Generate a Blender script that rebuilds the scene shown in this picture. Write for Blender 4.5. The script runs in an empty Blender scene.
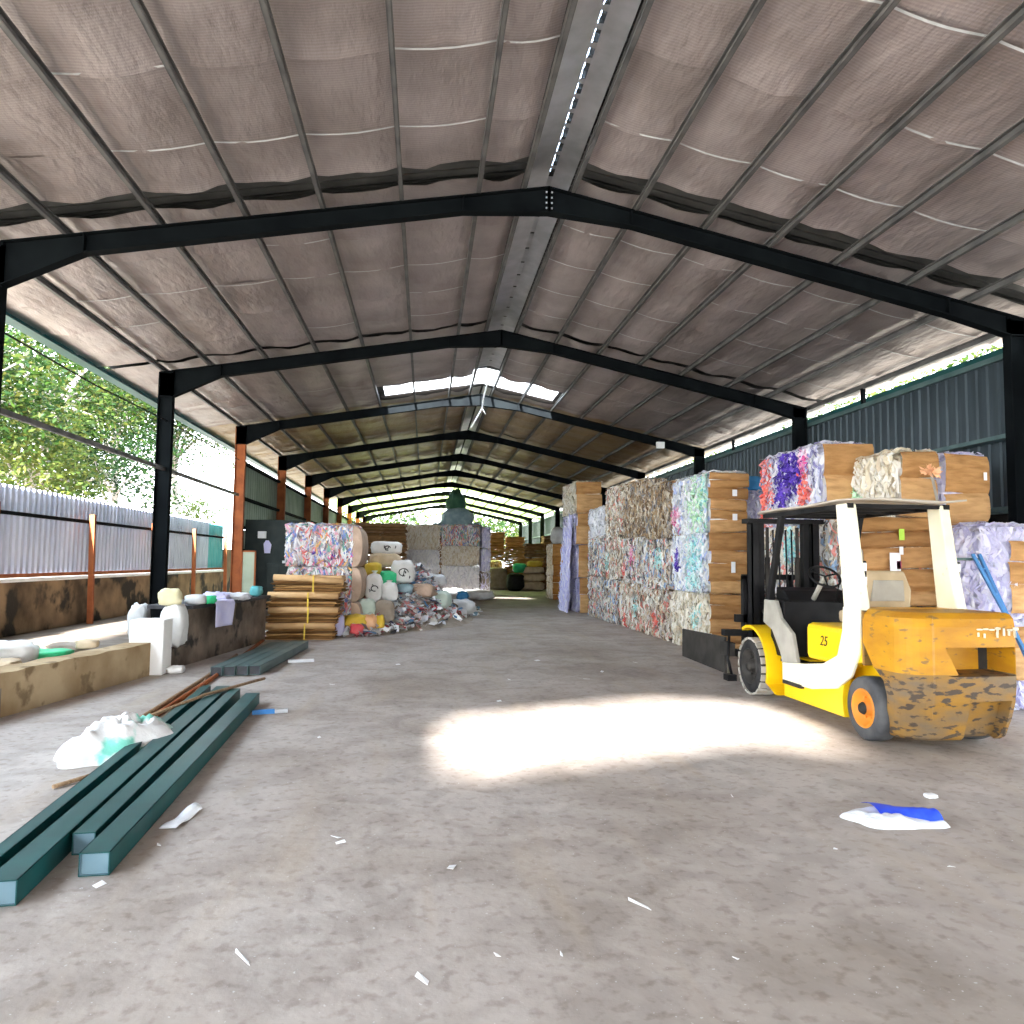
import bpy, math, random
import mathutils
from mathutils import Vector, noise
R = random.Random(7)
C = bpy.context.scene.collection
sc = bpy.context.scene
PI = math.pi

# ------------------------------------------------------------------ materials
def newmat(name):
    m = bpy.data.materials.new(name); m.use_nodes = True
    nt = m.node_tree
    b = nt.nodes['Principled BSDF']
    return m, nt, b
def N(nt, t, **kw):
    n = nt.nodes.new(t)
    for k, v in kw.items():
        if k in n.inputs.keys() if hasattr(n.inputs, 'keys') else False: n.inputs[k].default_value = v
        else: setattr(n, k, v)
    return n
def rgb(c): return (c[0], c[1], c[2], 1)
def ramp(nt, stops, const=False):
    r = nt.nodes.new('ShaderNodeValToRGB')
    if const: r.color_ramp.interpolation = 'CONSTANT'
    e = r.color_ramp.elements
    e[0].position, e[0].color = stops[0][0], rgb(stops[0][1])
    e[1].position, e[1].color = stops[1][0], rgb(stops[1][1])
    for p, c in stops[2:]:
        x = e.new(p); x.color = rgb(c)
    return r
def mat(name, c1, c2=None, scale=3.0, rough=.7, metal=0.0, bump=0.0, bscale=20.0, stretch=(1, 1, 1), lo=.35, hi=.65, spec=.3, c3=None, s3=8.0, t3=.62, detail=6):
    m, nt, b = newmat(name)
    b.inputs['Roughness'].default_value = rough
    b.inputs['Metallic'].default_value = metal
    b.inputs['Specular IOR Level'].default_value = spec
    b.inputs['Base Color'].default_value = rgb(c1)
    if c2 or bump:
        tc = N(nt, 'ShaderNodeTexCoord'); mp = N(nt, 'ShaderNodeMapping')
        mp.inputs['Scale'].default_value = stretch
        nt.links.new(tc.outputs['Object'], mp.inputs[0])
    if c2:
        n = N(nt, 'ShaderNodeTexNoise'); n.inputs['Scale'].default_value = scale; n.inputs['Detail'].default_value = detail
        nt.links.new(mp.outputs[0], n.inputs[0])
        r = ramp(nt, [(lo, c1), (hi, c2)])
        nt.links.new(n.outputs[0], r.inputs[0])
        out = r.outputs[0]
        if c3:
            n3 = N(nt, 'ShaderNodeTexNoise'); n3.inputs['Scale'].default_value = s3; n3.inputs['Detail'].default_value = 8
            nt.links.new(mp.outputs[0], n3.inputs[0])
            r3 = ramp(nt, [(t3 - .03, (0, 0, 0)), (t3 + .03, (1, 1, 1))])
            nt.links.new(n3.outputs[0], r3.inputs[0])
            mx = N(nt, 'ShaderNodeMixRGB'); mx.inputs[2].default_value = rgb(c3)
            nt.links.new(r3.outputs[0], mx.inputs[0]); nt.links.new(out, mx.inputs[1])
            out = mx.outputs[0]
        nt.links.new(out, b.inputs['Base Color'])
    if bump:
        nb = N(nt, 'ShaderNodeTexNoise'); nb.inputs['Scale'].default_value = bscale; nb.inputs['Detail'].default_value = 4
        nt.links.new(mp.outputs[0], nb.inputs[0])
        bp = N(nt, 'ShaderNodeBump'); bp.inputs['Strength'].default_value = bump; bp.inputs['Distance'].default_value = .02
        nt.links.new(nb.outputs[0], bp.inputs['Height']); nt.links.new(bp.outputs[0], b.inputs['Normal'])
    return m
def palette_mat(name, cols, rough=.65, trans=0.0):
    """paper strips: every loose strip takes one colour of the palette"""
    m, nt, b = newmat(name)
    g = N(nt, 'ShaderNodeNewGeometry')
    st = [(i / len(cols), c) for i, c in enumerate(cols)]
    r = ramp(nt, st, True)
    nt.links.new(g.outputs['Random Per Island'], r.inputs[0])
    nt.links.new(r.outputs[0], b.inputs['Base Color'])
    b.inputs['Roughness'].default_value = rough
    b.inputs['Specular IOR Level'].default_value = .2
    if trans:
        t = N(nt, 'ShaderNodeBsdfTranslucent'); nt.links.new(r.outputs[0], t.inputs[0])
        mx = N(nt, 'ShaderNodeMixShader'); mx.inputs[0].default_value = trans
        nt.links.new(b.outputs[0], mx.inputs[1]); nt.links.new(t.outputs[0], mx.inputs[2])
        nt.links.new(mx.outputs[0], nt.nodes['Material Output'].inputs[0])
    return m
def crease(m):
    nt = m.node_tree; b = nt.nodes['Principled BSDF']; src = b.inputs['Base Color'].links[0].from_socket
    tc = N(nt, 'ShaderNodeTexCoord'); mp = N(nt, 'ShaderNodeMapping'); mp.inputs['Scale'].default_value = (1.2, 1.2, 5)
    n = N(nt, 'ShaderNodeTexNoise'); n.inputs['Scale'].default_value = 3; n.inputs['Detail'].default_value = 6
    nt.links.new(tc.outputs['Object'], mp.inputs[0]); nt.links.new(mp.outputs[0], n.inputs[0])
    r = ramp(nt, [(.3, (.62, .56, .50)), (.6, (1, 1, 1))]); nt.links.new(n.outputs[0], r.inputs[0])
    mx = N(nt, 'ShaderNodeMixRGB', blend_type='MULTIPLY'); mx.inputs[0].default_value = .8
    nt.links.new(src, mx.inputs[1]); nt.links.new(r.outputs[0], mx.inputs[2]); nt.links.new(mx.outputs[0], b.inputs['Base Color'])
    bp = N(nt, 'ShaderNodeBump'); bp.inputs['Strength'].default_value = .8; bp.inputs['Distance'].default_value = .05
    nt.links.new(n.outputs[0], bp.inputs['Height']); nt.links.new(bp.outputs[0], b.inputs['Normal'])
    return m
def core_mat(name, cols):
    """pressed paper edges: voronoi cells of the palette, tall and narrow"""
    m, nt, b = newmat(name)
    tc = N(nt, 'ShaderNodeTexCoord'); mp = N(nt, 'ShaderNodeMapping'); mp.inputs['Scale'].default_value = (16, 16, 7)
    v = N(nt, 'ShaderNodeTexVoronoi'); v.inputs['Scale'].default_value = 1.0
    nz = N(nt, 'ShaderNodeTexNoise'); nz.inputs['Scale'].default_value = 3
    ad = N(nt, 'ShaderNodeVectorMath', operation='ADD')
    nt.links.new(tc.outputs['Object'], nz.inputs[0]); nt.links.new(tc.outputs['Object'], mp.inputs[0])
    nt.links.new(mp.outputs[0], ad.inputs[0]); nt.links.new(nz.outputs[1], ad.inputs[1])
    nt.links.new(ad.outputs[0], v.inputs[0])
    sp = N(nt, 'ShaderNodeSeparateColor'); nt.links.new(v.outputs['Color'], sp.inputs[0])
    r = ramp(nt, [(i / len(cols), c) for i, c in enumerate(cols)], True)
    nt.links.new(sp.outputs[0], r.inputs[0]); nt.links.new(r.outputs[0], b.inputs['Base Color'])
    bp = N(nt, 'ShaderNodeBump'); bp.inputs['Strength'].default_value = 1; bp.inputs['Distance'].default_value = .04
    nt.links.new(v.outputs['Distance'], bp.inputs['Height']); nt.links.new(bp.outputs[0], b.inputs['Normal'])
    b.inputs['Roughness'].default_value = .8; b.inputs['Specular IOR Level'].default_value = .1
    return m

M = {}
M['steel'] = mat('dark_steel', (.003, .004, .005), (.006, .008, .009), 2, .85, .0, spec=.05)
M['purlin'] = mat('purlin_steel', (.085, .085, .085), (.16, .155, .15), 3, .5, .2)
M['rust'] = mat('rust_primer', (.22, .06, .02), (.36, .11, .035), 3, .8)
M['galv'] = mat('galvanised', (.45, .46, .47), (.58, .58, .6), 4, .35, .8)
M['fence'] = mat('fence_sheet', (.50, .54, .66), (.66, .69, .80), 2.5, .5, .2, stretch=(1, 1, .3))
M['teal'] = mat('teal_sheet', (.10, .42, .45), (.15, .5, .52), 2, .5)
M['wallblue'] = mat('steel_blue_cladding', (.035, .05, .06), (.055, .075, .088), 2, .38, .3, stretch=(1, 3, .4))
M['wallgreen'] = mat('grey_green_cladding', (.17, .24, .19), (.24, .31, .25), 1.5, .5, .1)
M['block'] = mat('near_black_wall', (.01, .01, .01), (.03, .026, .022), 3, .9)  # near-black wall put in below the right cladding
M['concwall'] = mat('stained_concrete', (.07, .045, .025), (.30, .20, .11), 1.2, .9, bump=.4, c3=(.03, .025, .018), s3=1.1, t3=.56)
M['kerb'] = mat('ochre_concrete', (.30, .20, .10), (.50, .38, .23), 1.6, .9, bump=.4, bscale=12, c3=(.22, .15, .08), s3=2.6, t3=.60)
M['ledge'] = mat('dusty_ledge', (.13, .10, .075), (.24, .20, .16), 2.2, .95, bump=.4, c3=(.16, .13, .1), s3=2.5, t3=.58)
M['pedestal'] = mat('near_white_concrete', (.80, .78, .74), (.86, .84, .8), 4, .9, bump=.3)  # near-white concrete, even tone with faint mottling
M['counter'] = mat('counter_render', (.10, .075, .055), (.27, .21, .16), 2.2, .9, bump=.4, c3=(.04, .035, .03), s3=2, t3=.6)
M['slab'] = mat('dark_slab', (.035, .035, .04), (.07, .07, .075), 4, .7)
M['earth'] = mat('yard_earth', (.28, .25, .20), (.38, .34, .28), 1, .95)
M['tube'] = mat('green_painted_steel', (.002, .050, .050), (.004, .075, .075), 3, .42, .0, spec=.3)
M['tubein'] = mat('primer_inside', (.12, .20, .24), (.18, .27, .31), 3, .5)
M['bundle'] = mat('grey_green_tube', (.07, .12, .12), (.11, .17, .165), 3, .4, .2)
M['wood'] = mat('weathered_wood', (.22, .13, .07), (.36, .24, .14), 5, .8, stretch=(1, 8, 1))
M['yellow'] = mat('forklift_yellow', (.80, .40, .008), (.88, .48, .012), 2, .38, spec=.5, c3=(.45, .25, .05), s3=10, t3=.72)
M['yellow_clean'] = mat('forklift_bright_yellow', (.86, .54, .004), (.90, .58, .008), 2, .35, spec=.5)
M['worn'] = mat('worn_counterweight', (.54, .26, .008), (.43, .19, .012), 3.0, .5, bump=.25, bscale=9, c3=(.26, .14, .04), s3=9, t3=.64, stretch=(1, 1, 2.5))
M['wornlow'] = mat('scraped_counterweight', (.30, .15, .02), (.17, .12, .07), 2.6, .65, bump=.35, bscale=10, c3=(.07, .05, .035), s3=8, t3=.57, stretch=(1, 1, 2.4))
M['cream'] = mat('cream_paint', (.80, .74, .52), (.88, .83, .66), 2.5, .5, c3=(.5, .38, .2), s3=7, t3=.7)
M['black'] = mat('black_metal', (.004, .004, .005), (.012, .012, .013), 5, .55, spec=.2)
M['grime'] = mat('greasy_grey_metal', (.022, .02, .018), (.05, .045, .04), 5, .6, spec=.2)
M['cowl'] = mat('grey_cowl', (.30, .29, .25), (.40, .38, .33), 4, .6)
M['tyre'] = mat('dark_tyre', (.015, .015, .016), (.05, .047, .045), 6, .9)
M['tread'] = mat('dusty_tread', (.38, .35, .30), (.52, .48, .42), 6, .95)
M['greytyre'] = mat('grey_tyre', (.05, .05, .055), (.10, .10, .10), 5, .9)
M['orange'] = mat('orange_rim', (.72, .26, .02), (.6, .22, .03), 4, .5)
M['tan'] = mat('tan_vinyl', (.40, .31, .19), (.5, .4, .26), 4, .7)
M['roofplate'] = mat('guard_sheet', (.42, .38, .32), (.55, .5, .43), 3, .7)
M['card'] = mat('brown_cardboard', (.42, .22, .085), (.56, .32, .14), 1.8, .85, bump=.3, bscale=8, stretch=(1, 1, 2.5), c3=(.30, .15, .06), s3=2.2, t3=.62)
M['cardl'] = palette_mat('cardboard_layers', [(.48, .26, .10), (.55, .31, .13), (.40, .21, .08), (.60, .36, .16), (.34, .17, .07), (.52, .29, .12)], .85)
M['carddk'] = palette_mat('old_cardboard', [(.22, .12, .05), (.30, .17, .08), (.38, .21, .09), (.17, .09, .04), (.33, .20, .11)], .85)
M['cardor'] = palette_mat('orange_cardboard', [(.62, .30, .08), (.70, .36, .11), (.5, .22, .06), (.75, .42, .15)], .85)
M['bund'] = palette_mat('bundle_layers', [(.34, .17, .055), (.48, .26, .09), (.20, .10, .035), (.56, .33, .13), (.40, .21, .08), (.26, .13, .05)], .85)
M['roll'] = mat('tan_card_roll', (.60, .36, .16), (.68, .43, .21), 3, .7)
M['purple'] = palette_mat('purple_strips', [(.10, .05, .42), (.14, .07, .55), (.2, .12, .5), (.06, .03, .3)])
M['red'] = palette_mat('red_strips', [(.85, .14, .12), (.9, .25, .18), (.8, .3, .3)])
M['pink'] = palette_mat('pink_strips', [(.85, .4, .6), (.8, .15, .4), (.9, .6, .7)])
M['teals'] = palette_mat('aqua_strips', [(.45, .82, .82), (.6, .88, .86), (.3, .7, .75), (.7, .9, .85)])
M['green_s'] = palette_mat('pale_green_strips', [(.6, .85, .6), (.7, .88, .65), (.5, .78, .55)])
M['lilac_s'] = palette_mat('lilac_strips', [(.66, .66, .92), (.76, .76, .95), (.85, .85, .95), (.58, .58, .88)])
M['tag'] = mat('white_label', (.86, .86, .88), rough=.6)
M['pinkp'] = mat('pink_print', (.85, .1, .3), rough=.6)
M['limep'] = mat('lime_print', (.5, .8, .1), rough=.6)
M['ink'] = mat('black_ink', (.02, .02, .02), rough=.7)
M['sackw'] = mat('white_woven_sack', (.72, .71, .68), (.84, .83, .8), 5, .7, bump=.8, bscale=7)
M['sackb'] = mat('beige_sack', (.55, .42, .27), (.68, .55, .38), 4, .75, bump=.8, bscale=7)
M['sacky'] = mat('yellow_sack', (.72, .48, .04), (.8, .56, .08), 4, .6, bump=.8, bscale=7)
M['sackpy'] = mat('pale_yellow_sack', (.74, .66, .38), (.82, .75, .5), 4, .6, bump=.8, bscale=7)
M['sackg'] = mat('green_sack', (.03, .5, .2), (.05, .62, .27), 4, .5, bump=.8, bscale=7)
M['sackpg'] = mat('pale_green_sack', (.55, .66, .56), (.66, .76, .66), 4, .6, bump=.8, bscale=7)
M['sackgr'] = mat('grey_brown_sack', (.28, .23, .18), (.4, .34, .27), 4, .7, bump=.8, bscale=7)
M['sackgw'] = mat('grey_white_sack', (.58, .60, .60), (.72, .73, .73), 4, .6, bump=.8, bscale=7)
M['sackred'] = mat('red_bag', (.72, .07, .09), (.8, .15, .15), 4, .5, bump=.8, bscale=9)
M['sackor'] = mat('orange_bag', (.8, .42, .2), (.86, .52, .3), 4, .5, bump=.8, bscale=9)
M['sackbl'] = mat('blue_bag', (.05, .3, .65), (.1, .4, .75), 4, .5, bump=.8, bscale=9)
M['lilac'] = mat('lilac_cloth', (.60, .58, .85), (.72, .7, .9), 4, .8, bump=.6, bscale=9)
M['whitecl'] = mat('white_cloth', (.78, .78, .82), (.86, .86, .9), 4, .8, bump=.6, bscale=9)
M['brownish'] = mat('brown_bag', (.42, .30, .22), (.55, .40, .3), 4, .8, bump=.8, bscale=9)
M['bluepaint'] = mat('blue_paint', (.03, .16, .42), (.05, .22, .5), 4, .4)
M['tarp'] = mat('grey_blue_tarp', (.22, .33, .38), (.36, .48, .52), 3, .6, bump=.8, bscale=5)
M['darkgreen'] = mat('dark_green_bags', (.03, .10, .06), (.06, .16, .09), 3, .7, bump=.8, bscale=5)
M['bark'] = mat('bark', (.26, .22, .19), (.42, .38, .34), 5, .9, bump=.6, bscale=14)
M['leafA'] = palette_mat('leaves_bright', [(0.019, 0.045, 0.005), (0.031, 0.06, 0.008), (0.012, 0.032, 0.003), (0.045, 0.065, 0.01), (0.06, 0.065, 0.012), (0.014, 0.04, 0.009)], .5, .5)
M['leafB'] = palette_mat('leaves_deep', [(0.007, 0.026, 0.005), (0.011, 0.034, 0.006), (0.018, 0.046, 0.008), (0.009, 0.03, 0.009), (0.023, 0.049, 0.011)], .5, .45)
M['leafC'] = palette_mat('leaves_yellow', [(0.091, 0.113, 0.019), (0.113, 0.124, 0.025), (0.073, 0.11, 0.022), (0.055, 0.094, 0.019)], .5, .5)
M['mirror'] = mat('pale_board', (.36, .42, .30), (.42, .48, .36), 3, .4)
M['cabinet'] = mat('dark_cabinet', (.010, .018, .016), (.02, .03, .027), 3, .6)
M['whitepl'] = mat('white_plastic', (.8, .8, .8), rough=.5)
M['bluebag'] = mat('blue_print', (.02, .06, .6), (.04, .1, .7), 12, .45)
M['plasticw'] = mat('thin_white_plastic', (.74, .77, .82), (.82, .84, .88), 5, .35, bump=.7, bscale=14)
M['cyanpr'] = mat('mint_print', (.2, .62, .48), (.35, .7, .6), 10, .6)

PAL_MIX = [(.78, .78, .76), (.62, .60, .56), (.70, .66, .56), (.42, .36, .28), (.82, .82, .86), (.30, .26, .22), (.60, .48, .32), (.85, .8, .7), (.16, .14, .14), (.72, .72, .70), (.3, .42, .6), (.75, .3, .26), (.66, .63, .58)]
PAL_NEWS = [(.78, .74, .66), (.82, .80, .74), (.45, .37, .27), (.78, .75, .68), (.34, .27, .20), (.52, .46, .38), (.66, .57, .43), (.22, .18, .14), (.74, .72, .68), (.58, .56, .54), (.50, .38, .24), (.62, .22, .18), (.7, .68, .6)]
PAL_WARM = [(.74, .66, .52), (.48, .34, .20), (.72, .66, .55), (.36, .24, .14), (.56, .42, .26), (.25, .17, .11), (.7, .62, .5), (.55, .5, .44), (.3, .3, .32)]
PAL_CREAM = [(.88, .84, .74), (.9, .87, .79), (.84, .78, .64), (.92, .9, .85), (.78, .7, .54), (.9, .86, .78), (.68, .58, .44)]
PAL_WHITE = [(.92, .92, .93), (.88, .88, .9), (.92, .92, .92), (.82, .82, .86), (.9, .9, .88), (.75, .75, .8)]
PAL_PASTEL = [(.82, .84, .88), (.72, .80, .88), (.78, .86, .84), (.86, .86, .86), (.66, .68, .82), (.6, .62, .66), (.82, .8, .72), (.42, .48, .7), (.75, .82, .78)]
PAL_LILAC = [(.70, .68, .88), (.78, .76, .92), (.84, .83, .94), (.60, .58, .80), (.88, .88, .94), (.72, .72, .88)]
PAL_COLOR = [(.85, .85, .88), (.75, .75, .80), (.7, .2, .18), (.2, .3, .6), (.5, .44, .4), (.84, .8, .76), (.3, .26, .3), (.6, .58, .62), (.78, .5, .2), (.25, .5, .42), (.86, .86, .9), (.72, .4, .5), (.42, .4, .46), (.8, .8, .84)]
PAL_BLUEW = [(.84, .85, .92), (.76, .77, .88), (.88, .88, .92), (.55, .55, .75), (.82, .82, .88), (.3, .28, .5), (.86, .86, .86)]
SH, CO = {}, {}
LT = lambda p: [tuple(min(.93, c * 1.18 + .02) if max(q) > .4 else c for c in q) for q in p]
PAL_MIX, PAL_NEWS, PAL_COLOR, PAL_PASTEL = LT(PAL_MIX), LT(PAL_NEWS), LT(PAL_COLOR), LT(PAL_PASTEL)
for k, p in dict(mix=PAL_MIX, news=PAL_NEWS, warm=PAL_WARM, cream=PAL_CREAM, white=PAL_WHITE, pastel=PAL_PASTEL, lilac=PAL_LILAC, color=PAL_COLOR, bluew=PAL_BLUEW).items():
    SH[k] = palette_mat('shreds_' + k, p, .7, .25); CO[k] = core_mat('pressed_' + k, p)

for k in ('cardl', 'carddk', 'cardor', 'bund'): crease(M[k])
# floor: worn concrete with stains
def floor_mat():
    m, nt, b = newmat('worn_concrete')
    tc = N(nt, 'ShaderNodeTexCoord')
    def nz(s, d=8, dist=0.0, stretch=None):
        n = N(nt, 'ShaderNodeTexNoise'); n.inputs['Scale'].default_value = s; n.inputs['Detail'].default_value = d; n.inputs['Distortion'].default_value = dist
        if stretch:
            mp = N(nt, 'ShaderNodeMapping'); mp.inputs['Scale'].default_value = stretch; nt.links.new(tc.outputs['Object'], mp.inputs[0]); nt.links.new(mp.outputs[0], n.inputs[0])
        else: nt.links.new(tc.outputs['Object'], n.inputs[0])
        return n
    n1 = nz(.55, 10, .5); r1 = ramp(nt, [(.30, (.34, .285, .24)), (.52, (.44, .385, .345)), (.72, (.50, .455, .415))]); nt.links.new(n1.outputs[0], r1.inputs[0])
    n2 = nz(2.2, 10, 1.0); r2 = ramp(nt, [(.36, (.68, .66, .65)), (.58, (1, 1, 1))]); nt.links.new(n2.outputs[0], r2.inputs[0])
    mx = N(nt, 'ShaderNodeMixRGB', blend_type='MULTIPLY'); mx.inputs[0].default_value = .65
    nt.links.new(r1.outputs[0], mx.inputs[1]); nt.links.new(r2.outputs[0], mx.inputs[2])
    n3 = nz(14, 6); r3 = ramp(nt, [(.33, (.62, .58, .55)), (.47, (1, 1, 1))]); nt.links.new(n3.outputs[0], r3.inputs[0])
    m2 = N(nt, 'ShaderNodeMixRGB', blend_type='MULTIPLY'); m2.inputs[0].default_value = .6
    nt.links.new(mx.outputs[0], m2.inputs[1]); nt.links.new(r3.outputs[0], m2.inputs[2])
    n4 = nz(1.1, 3, 0, (3, .35, 1)); r4 = ramp(nt, [(.55, (0, 0, 0)), (.75, (.55, .55, .55))]); nt.links.new(n4.outputs[0], r4.inputs[0])
    m3 = N(nt, 'ShaderNodeMixRGB'); m3.inputs[2].default_value = (.42, .34, .26, 1)
    nt.links.new(r4.outputs[0], m3.inputs[0]); nt.links.new(m2.outputs[0], m3.inputs[1])
    n5 = nz(42, 2); r5 = ramp(nt, [(.70, (0, 0, 0)), (.73, (.7, .7, .7))]); nt.links.new(n5.outputs[0], r5.inputs[0])
    m4 = N(nt, 'ShaderNodeMixRGB'); m4.inputs[2].default_value = (.62, .60, .58, 1)
    nt.links.new(r5.outputs[0], m4.inputs[0]); nt.links.new(m3.outputs[0], m4.inputs[1])
    nt.links.new(m4.outputs[0], b.inputs['Base Color'])
    b.inputs['Roughness'].default_value = .72; b.inputs['Specular IOR Level'].default_value = .3
    bp = N(nt, 'ShaderNodeBump'); bp.inputs['Strength'].default_value = .35; bp.inputs['Distance'].default_value = .02
    nb = nz(9, 8); nt.links.new(nb.outputs[0], bp.inputs['Height']); nt.links.new(bp.outputs[0], b.inputs['Normal'])
    return m
M['floor'] = floor_mat()
def foil_mat(name, a, c, metal):
    m, nt, b = newmat(name)
    tc = N(nt, 'ShaderNodeTexCoord')
    n = N(nt, 'ShaderNodeTexNoise'); n.inputs['Scale'].default_value = 1.1; n.inputs['Detail'].default_value = 6
    nt.links.new(tc.outputs['Object'], n.inputs[0])
    r = ramp(nt, [(.32, a), (.68, c)]); nt.links.new(n.outputs[0], r.inputs[0])
    w = N(nt, 'ShaderNodeTexWave', bands_direction='Y'); w.inputs['Scale'].default_value = 9.0; w.inputs['Distortion'].default_value = .5; w.inputs['Detail'].default_value = 2
    nt.links.new(tc.outputs['Object'], w.inputs[0])
    mx = N(nt, 'ShaderNodeMixRGB', blend_type='MULTIPLY'); mx.inputs[0].default_value = .16
    nt.links.new(r.outputs[0], mx.inputs[1]); nt.links.new(w.outputs[0], mx.inputs[2])
    nt.links.new(mx.outputs[0], b.inputs['Base Color'])
    b.inputs['Metallic'].default_value = metal; b.inputs['Roughness'].default_value = .42
    n2 = N(nt, 'ShaderNodeTexNoise'); n2.inputs['Scale'].default_value = 3.5; n2.inputs['Detail'].default_value = 5
    mp = N(nt, 'ShaderNodeMapping'); mp.inputs['Scale'].default_value = (2.2, .8, 1); nt.links.new(tc.outputs['Object'], mp.inputs[0]); nt.links.new(mp.outputs[0], n2.inputs[0])
    ad = N(nt, 'ShaderNodeMath', operation='MULTIPLY_ADD'); ad.inputs[1].default_value = .02
    nt.links.new(w.outputs[1], ad.inputs[0]); nt.links.new(n2.outputs[0], ad.inputs[2])
    bp = N(nt, 'ShaderNodeBump'); bp.inputs['Strength'].default_value = .6; bp.inputs['Distance'].default_value = .05
    nt.links.new(ad.outputs[0], bp.inputs['Height']); nt.links.new(bp.outputs[0], b.inputs['Normal'])
    return m
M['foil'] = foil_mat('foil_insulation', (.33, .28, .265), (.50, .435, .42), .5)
M['foilb'] = foil_mat('brown_foil_insulation', (.26, .165, .085), (.38, .27, .145), .3)  # darker, browner foil for the bays past the third frame
M['roofsheet'] = mat('roof_sheet', (.06, .06, .058), (.10, .10, .095), 3, .5, .4)
def translucent(name, col, mixd, clear):
    m, nt, b = newmat(name)
    b.inputs['Base Color'].default_value = rgb(col); b.inputs['Roughness'].default_value = .5
    t = N(nt, 'ShaderNodeBsdfTranslucent'); t.inputs[0].default_value = rgb(col)
    tr = N(nt, 'ShaderNodeBsdfTransparent')
    a = N(nt, 'ShaderNodeMixShader'); a.inputs[0].default_value = mixd
    nt.links.new(b.outputs[0], a.inputs[1]); nt.links.new(t.outputs[0], a.inputs[2])
    c = N(nt, 'ShaderNodeMixShader'); c.inputs[0].default_value = clear
    nt.links.new(a.outputs[0], c.inputs[1]); nt.links.new(tr.outputs[0], c.inputs[2])
    nt.links.new(c.outputs[0], nt.nodes['Material Output'].inputs[0])
    return m
M['skylight'] = translucent('clear_roof_sheet', (.95, .97, 1), .5, .85)
M['grproof'] = translucent('green_roof_sheet', (.34, .42, .13), .8, .0)
M['ridgediffuser'] = translucent('added_ridge_diffuser', (.75, .85, .95), .9, .0)

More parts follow.
